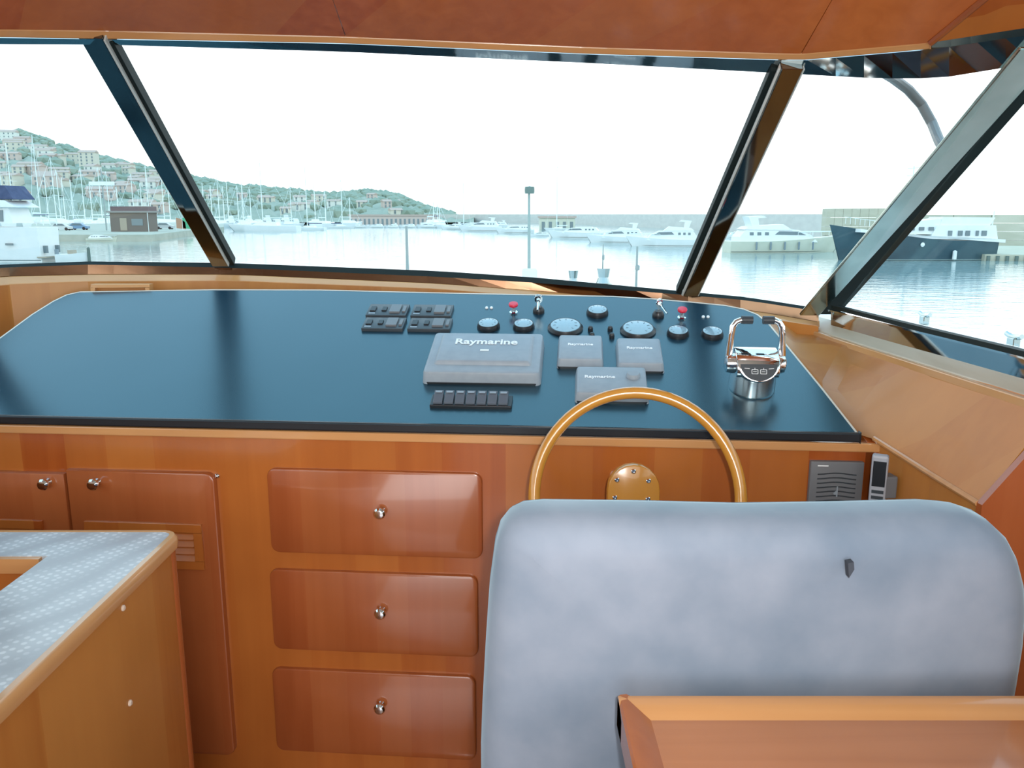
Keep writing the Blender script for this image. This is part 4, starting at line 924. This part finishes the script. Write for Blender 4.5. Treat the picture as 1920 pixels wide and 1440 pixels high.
# throttle
def throttle():
    c = D(1413, 742) + E2 * .035; s = scale_at(1413, 742)
    t = thing('throttle_control', 'chrome twin-lever throttle control at the right end of the dashboard', 'throttle', c)
    bm = bm_new(); lathe(bm, [(.055, 0), (.056, .004), (.056, .008), (.053, .05), (.050, .075), (.03, .08), (0, .08)], c, DN, 40); obj('base', bm, CHROME, t, smooth=True)
    # head: horizontal barrel (half drum) with slanted dial
    h0 = c + DN * .070
    bm = bm_new(); pr = []
    for k in range(21):
        a = math.radians(-20 + 220 * k / 20); pr.append((.050 * math.cos(a), .036 * math.sin(a)))
    prism(bm, [h0 - E1 * .050 + E2 * y + DN * z for y, z in pr], E1 * .100); obj('head', bm, CHROME, t, smooth=True, bevel=.003)
    for sg in (-1, 1):
        bm = bm_new(); lathe(bm, [(.024, 0), (.025, .004), (.022, .018), (.016, .021), (0, .021)], h0 + E1 * sg * .050, E1 * sg, 28); obj('pivot', bm, CHROME, t, smooth=True)
        p = [h0 + E1 * sg * .062]
        up = (DN * .82 + E2 * .25).normalized()
        p += [h0 + E1 * sg * .062 + up * .025, h0 + E1 * sg * .060 + up * .068, h0 + E1 * sg * .057 + up * .090, h0 + E1 * sg * .050 + up * .101, h0 + E1 * sg * .038 + up * .106]
        bm = bm_new(); tube(bm, p, [.011, .009, .0075, .0075, .0075, .0075], 14); lv = obj('lever', bm, CHROME, t, smooth=True)
        bm = bm_new(); tube(bm, [p[-1], p[-1] - E1 * sg * .026], .0098, 16); obj('grip', bm, DGREY, lv, smooth=True)
    # dial plate faces the helmsman
    dn = (-E2 * .78 + DN * .62).normalized(); du = (DN * .78 + E2 * .62).normalized(); q = h0 - E2 * .042 + DN * .004
    half = [(-.043, .014), (.043, .014)] + [(.043 * math.cos(a), .014 - .040 * math.sin(a)) for a in [math.radians(12 + 156 * k / 14) for k in range(15)]]
    bm = bm_new(); prism(bm, [q + E1 * x * 1.14 + du * (y * 1.14 + .001) - dn * .012 for x, y in half], dn * .024); obj('dial_rim', bm, CHROME, t, smooth=True, bevel=.0015)
    bm = bm_new(); prism(bm, [q + E1 * x + du * y + dn * .0122 for x, y in half], dn * .0012); dl = obj('dial_face', bm, DGREY, t)
    f = q + dn * .0136; bm = bm_new()
    def ln(x0, y0, x1, y1, w=.0012):
        a = f + E1 * x0 + du * y0; b = f + E1 * x1 + du * y1; n = (b - a).normalized().cross(dn) * w / 2; quadbox(bm, a - n, b - n, b + n, a + n, dn * .0004)
    for ox in (-.010, .010):
        for (a0, b0, a1, b1) in ((-.007, -.009, .007, -.009), (.007, -.009, .007, .001), (.007, .001, -.007, .001), (-.007, .001, -.007, -.009), (-.004, -.004, .004, -.004), (0, .001, 0, .005)): ln(ox + a0, b0, ox + a1, b1)
    ln(-.034, .004, -.022, .003); ln(.034, .004, .022, .003)
    obj('dial_symbols', bm, WHITE, dl)
throttle()

# ------------------------------------------------------------------ steering wheel
def wheel():
    c = at_y(1192, 933, 1.60); nrm = (EYE - c).normalized(); nrm = (nrm + V((0, 0, -.03))).normalized()
    r_ = 188 / F * (c - EYE).length
    ex = V((1, 0, 0)); ex = (ex - nrm * ex.dot(nrm)).normalized(); ey = nrm.cross(ex)
    t = thing('steering_wheel', 'golden wooden steering wheel in front of the console', 'steering wheel', V((c.x, c.y + .1, c.z)))
    bm = bm_new(); tube(bm, [c + (ex * math.cos(a) * r_ + ey * math.sin(a) * r_ * 1.03) for a in [k * 2 * PI / 72 for k in range(72)]], .0125, 16, True); obj('rim', bm, WHEELW, t, smooth=True)
    hc = at_y(1187, 940, 1.70); hn = V((0, -1, .12)).normalized(); hx = E1; hx = (hx - hn * hx.dot(hn)).normalized(); hy = hn.cross(hx) * 1
    if hy.z < 0: hy = -hy
    bm = bm_new(); slab(bm, hc - hn * .012, hx, hy, hn, .113, .165, .056, .022, .005); hub = obj('hub_plate', bm, WHEELW, t, smooth=True)
    for (u, v) in ((1188, 884), (1157, 900), (1216, 902), (1153, 933), (1215, 936), (1156, 972), (1216, 974), (1187, 992)):
        p = on(u, v, hc + hn * .010, hn); bm = bm_new(); lathe(bm, [(.0055, -.002), (.0055, .001), (.004, .0028), (.0018, .003), (.0018, .0012), (0, .0012)], p, hn, 12); obj('screw', bm, CHROME, hub, smooth=True)
    hb = hc - hn * .012; cp = Cc(1187, 945)
    bm = bm_new(); lathe(bm, [(.038, -.004), (.034, .02), (.026, .03), (.026, (hb - cp).length + .002)], V((hb.x, cp.y, hb.z)), (hb - V((hb.x, cp.y, hb.z))).normalized(), 24); obj('shaft', bm, CHROME, t, smooth=True)
    for a in (215, 325, 270):
        a = math.radians(a); e = c + ex * math.cos(a) * r_ + ey * math.sin(a) * r_ * 1.03
        s0 = hc + (hx * math.cos(a) * .05 + hy * math.sin(a) * .075) ; bm = bm_new(); tube(bm, [s0, s0.lerp(e, .5) + hn * .02, e], [.012, .010, .010], 12); obj('spoke', bm, WHEELW, t, smooth=True)
wheel()
# speaker panel
def speaker():
    s0, s1, z0, z1 = crect(1514, 863, 1614, 968); z0 -= .008
    t = thing('speaker_panel', 'grey plastic speaker panel with wavy grille at the right end of the console', 'speaker', cpt((s0 + s1) / 2, z0))
    w, h = s1 - s0, z1 - z0; c = cpt((s0 + s1) / 2, (z0 + z1) / 2)
    bm = bm_new(); slab(bm, c, E1, Z, -CN, w, h, .003, .012, .003); obj('housing', bm, GREYP, t, smooth=True)
    for k in range(9):
        z = h * (.30 - k * .075); bm = bm_new(); pts = [c - CN * .0125 + E1 * x * w + Z * (z + math.sin(abs(x) * 9 + 1.4) * .0018) for x in [-.36 + .06 * i for i in range(13)]]
        tube(bm, pts, .0016, 6); obj('grille_rib', bm, DGREY, t, smooth=True)
    bm = bm_new(); box(bm, c - CN * .0125 - E1 * w * .27 + Z * h * .43, (w * .2, .0008, .003), E1, CN, Z); obj('brand_strip', bm, WHITE, t)
    bm = bm_new(); q = c - CN * .0150
    prism(bm, [q + E1 * x + Z * z for x, z in ((-.004, -.006), (.001, -.006), (.001, -.011), (.004, -.011), (.004, .014), (.001, .014), (.001, .004), (-.006, -.002))], CN * .001); obj('emblem', bm, COVER, t)
speaker()
# handset on the side wall
def handset():
    a = V((low[0].x, low[0].y, 0)); d = V((low[-1].x - low[0].x, low[-1].y - low[0].y, 0)).normalized(); n = V((-d.y, d.x, 0)); n = n if n.x < 0 else -n
    c = on(1676, 910, a, n); t = thing('remote_handset', 'grey remote handset with a dark screen clipped to the side wall', 'remote', V((c.x, c.y, c.z - .06)))
    E = -d                                        # towards the camera
    q = c + n * .0 ; f = (n * .45 + V((0, -1, 0)) * .9).normalized(); sd = Z.cross(f).normalized()
    bm = bm_new(); box(bm, c + n * .016, (.034, .05, .03), d, Z, d.cross(Z)); obj('cradle', bm, GREYP, t, bevel=.004)
    q = c + n * .036 + Z * .008
    bm = bm_new(); box(bm, q, (.034, .125, .024), sd, Z, f); body = obj('body', bm, mat('light_grey_plastic', (.40, .42, .47), .4), t, bevel=.005)
    bm = bm_new(); box(bm, q + f * .0125 + Z * .022 , (.026, .056, .002), sd, Z, f); obj('screen', bm, BLACK, body)
    for k in range(3):
        bm = bm_new(); box(bm, q + f * .0125 - Z * (.018 + .013 * k), (.024, .007, .003), sd, Z, f); obj('key_row', bm, DGREY, body)
handset()

# ------------------------------------------------------------------ helm seat
def seat():
    Y = 1.10
    oc = [(900, 1470), (901, 1380), (904, 1300), (910, 1190), (917, 1090), (928, 1010), (938, 978), (955, 957), (980, 945), (1020, 941), (1200, 943), (1400, 948), (1600, 945), (1760, 941), (1810, 945), (1850, 958), (1880, 985), (1900, 1020), (1913, 1065), (1918, 1110), (1915, 1180), (1906, 1250), (1897, 1310), (1890, 1400), (1888, 1470)]
    P = [at_y(u, v, Y + .085) - V((0, .085, 0)) for u, v in oc]; P = [V((p.x * .972, p.y, p.z)) for p in P]; P[0].z = P[-1].z = .46
    # dense outline
    Q = []
    for a, b in zip(P, P[1:]):
        n = max(1, int((b - a).length / .03)); Q += [a.lerp(b, i / n) for i in range(n)]
    Q.append(P[-1]); n0 = int((P[0] - P[-1]).length / .04); Q += [P[-1].lerp(P[0], i / n0) for i in range(1, n0)]
    m = len(Q); cen = sum(Q, V()) / m
    nr = []
    for i in range(m):
        tn = (Q[(i + 2) % m] - Q[i - 2]); nn = V((tn.z, 0, -tn.x)).normalized(); nn = nn if nn.dot(cen - Q[i]) > 0 else -nn; nr.append(nn)
    t = thing('helm_chair', 'wide blue velour helm chair with a rounded backrest', 'chair', (cen.x, 1.3, 0))
    bm = bm_new(); rings = []; R = .055; T = .15
    lay = [(R * (1 - math.cos(a)) * 0 + R * (1 - math.sin(a)), R * (1 - math.cos(a))) for a in [math.radians(x) for x in (0, 15, 30, 45, 60, 75, 90)]]
    lay = lay + [(R * (1 - math.cos(a)), T - R + R * math.sin(a)) for a in [math.radians(x) for x in (0, 30, 60, 85)]]
    for ins, dep in lay:
        rings.append([bm.verts.new(Q[i] + nr[i] * ins + V((0, dep + (Q[i].z - 1.1) * -.04, 0))) for i in range(m)])
    for a, b in zip(rings, rings[1:]):
        for i in range(m): bm.faces.new((a[i], a[(i + 1) % m], b[(i + 1) % m], b[i]))
    prev = rings[0]; base = [v.co.copy() for v in prev]; cz = sum(base, V()) / m
    for k in (.85, .65, .45, .25, .1):
        nx_ = [bm.verts.new(V((cz.x + (p.x - cz.x) * k, Y + (cz.z + (p.z - cz.z) * k - 1.1) * -.04 - .012 * (1 - k * k), cz.z + (p.z - cz.z) * k))) for p in base]
        for i in range(m): bm.faces.new((nx_[i], nx_[(i + 1) % m], prev[(i + 1) % m], prev[i]))
        prev = nx_
    bm.faces.new(prev[::-1]); bm.faces.new(rings[-1])
    obj('backrest', bm, VELOUR, t, smooth=True)
    w = (P[-1].x - P[0].x)
    bm = bm_new(); box(bm, (cen.x, 1.42, .52), (w * .96, .34, .14)); obj('seat_cushion', bm, VELOUR, t, bevel=.03, smooth=True, bseg=4)
    bm = bm_new(); box(bm, (cen.x, 1.33, .225), (w * .9, .40, .45)); obj('seat_base', bm, CHERRY, t, bevel=.004)
    bm = bm_new(); tp = [(1590, 1056), (1601, 1054), (1602, 1068), (1592, 1084)]
    prism(bm, [at_y(u, v, Y - .022) for u, v in tp], V((0, .012, 0))); tag(obj('tear', bm, mat('dark_tear', (.05, .06, .08), .9), t), 'small dark tear in the velour')
seat()
# ------------------------------------------------------------------ table behind the seat
def table():
    zt_ = .945; A = lambda u, v, z=zt_: at_z(u, v, z)
    yb = A(1500, 1305).y; xl_ = A(1157, 1300).x; xr_ = .90; yf = .35
    t = thing('side_table', 'honey-brown table with raised moulded rim in the lower right corner', 'table', ((xl_ + xr_) / 2, (yb + yf) / 2, 0))
    rw = .042
    bm = bm_new(); quadbox(bm, V((xl_ + .01, yf, zt_ - .035)), V((xr_ - .01, yf, zt_ - .035)), V((xr_ - .01, yb - .01, zt_ - .035)), V((xl_ + .01, yb - .01, zt_ - .035)), Z * .024); obj('top', bm, TABLE, t)
    def mould(name, a, b, inn, m):
        pr = [(0, -.045), (0, -.002), (.003, .002), (.012, .003), (.030, -.006), (rw, -.012), (rw, -.045)]
        bm = bm_new(); d = b - a; prism(bm, [a + inn * x + Z * z for x, z in pr], d); obj(name, bm, m, t, smooth=True)
    mould('rim', V((xl_, yb, zt_)), V((xr_, yb, zt_)), V((0, -1, 0)), LIPX)
    mould('rim', V((xl_, yb, zt_)), V((xl_, yf, zt_)), V((1, 0, 0)), CHERRY)
    mould('rim', V((xr_, yb, zt_)), V((xr_, yf, zt_)), V((-1, 0, 0)), CHERRY)
    bm = bm_new(); quadbox(bm, V((xl_ + .015, yb - .015, .0)), V((xl_ + .015, yf + .02, 0)), V((xl_ + .015, yf + .02, zt_ - .04)), V((xl_ + .015, yb - .015, zt_ - .04)), V((.02, 0, 0))); obj('side_panel', bm, CHERRY, t)
    bm = bm_new(); quadbox(bm, V((xl_ + .015, yb - .035, .0)), V((xr_ - .015, yb - .035, 0)), V((xr_ - .015, yb - .035, zt_ - .04)), V((xl_ + .015, yb - .035, zt_ - .04)), V((0, .02, 0))); obj('back_panel', bm, CHERRY, t)
table()
# ------------------------------------------------------------------ left cabinet with speckled worktop
def left_unit():
    z = .95; x1 = -.692; y1 = 1.645; x0 = -1.655; y0 = .2
    oy = at_z(60, 1042, z).y; ox = at_z(90, 1042, z).x; oy0 = .75
    t = thing('galley_cabinet', 'honey-coloured cabinet in the lower left corner', 'cabinet', ((x0 + x1) / 2, (y0 + y1) / 2, 0))
    e = .018
    bm = bm_new(); quadbox(bm, V((x1 - e, y0, 0)), V((x1 - e, y1 - e, 0)), V((x1 - e, y1 - e, z - .03)), V((x1 - e, y0, z - .03)), V((-.02, 0, 0))); sp_ = obj('side_panel', bm, HONEY, t)
    bm = bm_new(); quadbox(bm, V((x1 - e - .02, y1 - e, 0)), V((x0, y1 - e, 0)), V((x0, y1 - e, z - .03)), V((x1 - e - .02, y1 - e, z - .03)), V((0, -.02, 0))); obj('front_panel', bm, CHERRYD, t)
    bm = bm_new(); lathe(bm, [(.010, 0), (.010, z - .03)], (x1 - e - .004, y1 - e - .004, 0), Z, 12); obj('corner_post', bm, CHERRYD, t, smooth=True)
    bm = bm_new(); bx_ = ox - .02
    quadbox(bm, V((ox, oy0, z - .28)), V((ox, oy, z - .28)), V((ox, oy, z - .03)), V((ox, oy0, z - .03)), V((.012, 0, 0)))
    quadbox(bm, V((x0, oy, z - .28)), V((ox, oy, z - .28)), V((ox, oy, z - .03)), V((x0, oy, z - .03)), V((0, .012, 0)))
    quadbox(bm, V((x0, oy0, z - .28)), V((ox, oy0, z - .28)), V((ox, oy, z - .28)), V((x0, oy, z - .28)), V((0, 0, -.012)))
    obj('recess_lining', bm, CHERRY, t)
    bm = bm_new(); quadbox(bm, V((x0, oy - .012, z - .032)), V((ox - .012, oy - .012, z - .032)), V((ox - .012, oy, z - .032)), V((x0, oy, z - .032)), Z * .03); obj('recess_lip', bm, LIPX, t)
    for (u, v) in ((230, 1140), (243, 1318)):
        p = on(u, v, V((x1 - e, 0, 0)), V((1, 0, 0))); bm = bm_new(); lathe(bm, [(.006, 0), (.006, .002), (.004, .004), (0, .0045)], p, V((1, 0, 0)), 14); obj('screw_cap', bm, mat('pale_cap', (.75, .6, .48), .3) if u == 230 else bpy.data.materials['pale_cap'], sp_, smooth=True)
    # worktop
    w = thing('speckled_worktop', 'pale speckled worktop with light wooden edge around a recess', 'worktop', ((x0 + x1) / 2, (y0 + y1) / 2, z - .03))
    bm = bm_new(); m = .016
    for (a, b, c_, d_) in ((x0, x1 - m, oy, y1 - m), (ox, x1 - m, oy0, oy), (x0, x1 - m, y0, oy0)):
        quadbox(bm, V((a, c_, z - .028)), V((b, c_, z - .028)), V((b, d_, z - .028)), V((a, d_, z - .028)), Z * .028)
    obj('top', bm, LAMI, w)
    bm = bm_new(); r = .022
    path = [V((x1 - m, y0, 0)), V((x1 - m, y1 - m - r, 0))] + [V((x1 - m - r + r * math.cos(a), y1 - m - r + r * math.sin(a), 0)) for a in [math.radians(q) for q in (22, 45, 68)]] + [V((x1 - m - r, y1 - m, 0)), V((x0, y1 - m, 0))]
    outp = [V((x1, y0, 0)), V((x1, y1 - m - r, 0))] + [V((x1 - m - r + (r + m) * math.cos(a), y1 - m - r + (r + m) * math.sin(a), 0)) for a in [math.radians(q) for q in (22, 45, 68)]] + [V((x1 - m - r, y1, 0)), V((x0, y1, 0))]
    secs = []
    for p, q in zip(path, outp):
        d = (q - p); secs.append([bm.verts.new(v) for v in (p + Z * (z + .001), p + d * .6 + Z * (z + .0005), p + d * .92 + Z * (z - .006), q + Z * (z - .015), p + d * .9 + Z * (z - .027), p + Z * (z - .032))])
    for a, b in zip(secs, secs[1:]):
        for k in range(6): bm.faces.new((a[k], a[(k + 1) % 6], b[(k + 1) % 6], b[k]))
    bm.faces.new(secs[0]); bm.faces.new(secs[-1][::-1])
    obj('wooden_edge', bm, LIPY, w, smooth=True)
left_unit()
# small framed hatch behind the dash at the left
def hatch():
    t = thing('framed_hatch', 'small light-framed hatch in the wooden wall behind the dashboard', 'hatch', at_y(225, 548, 2.655))
    bm = bm_new()
    for (a, b, c_, d_) in ((170, 280, 533, 539), (170, 178, 539, 556), (272, 280, 539, 556)):
        q = [L3.at(a), L3.at(b)]; y = 2.64
        quadbox(bm, at_y(a, c_, y), at_y(b, c_, y), at_y(b, d_, y), at_y(a, d_, y), V((0, .03, 0)))
    obj('frame', bm, LIPX, t, bevel=.001)
    bm = bm_new(); y = 2.655; quadbox(bm, at_y(178, 539, y), at_y(272, 539, y), at_y(272, 560, y), at_y(178, 560, y), V((0, .02, 0))); obj('panel', bm, HONEY, t)
hatch()
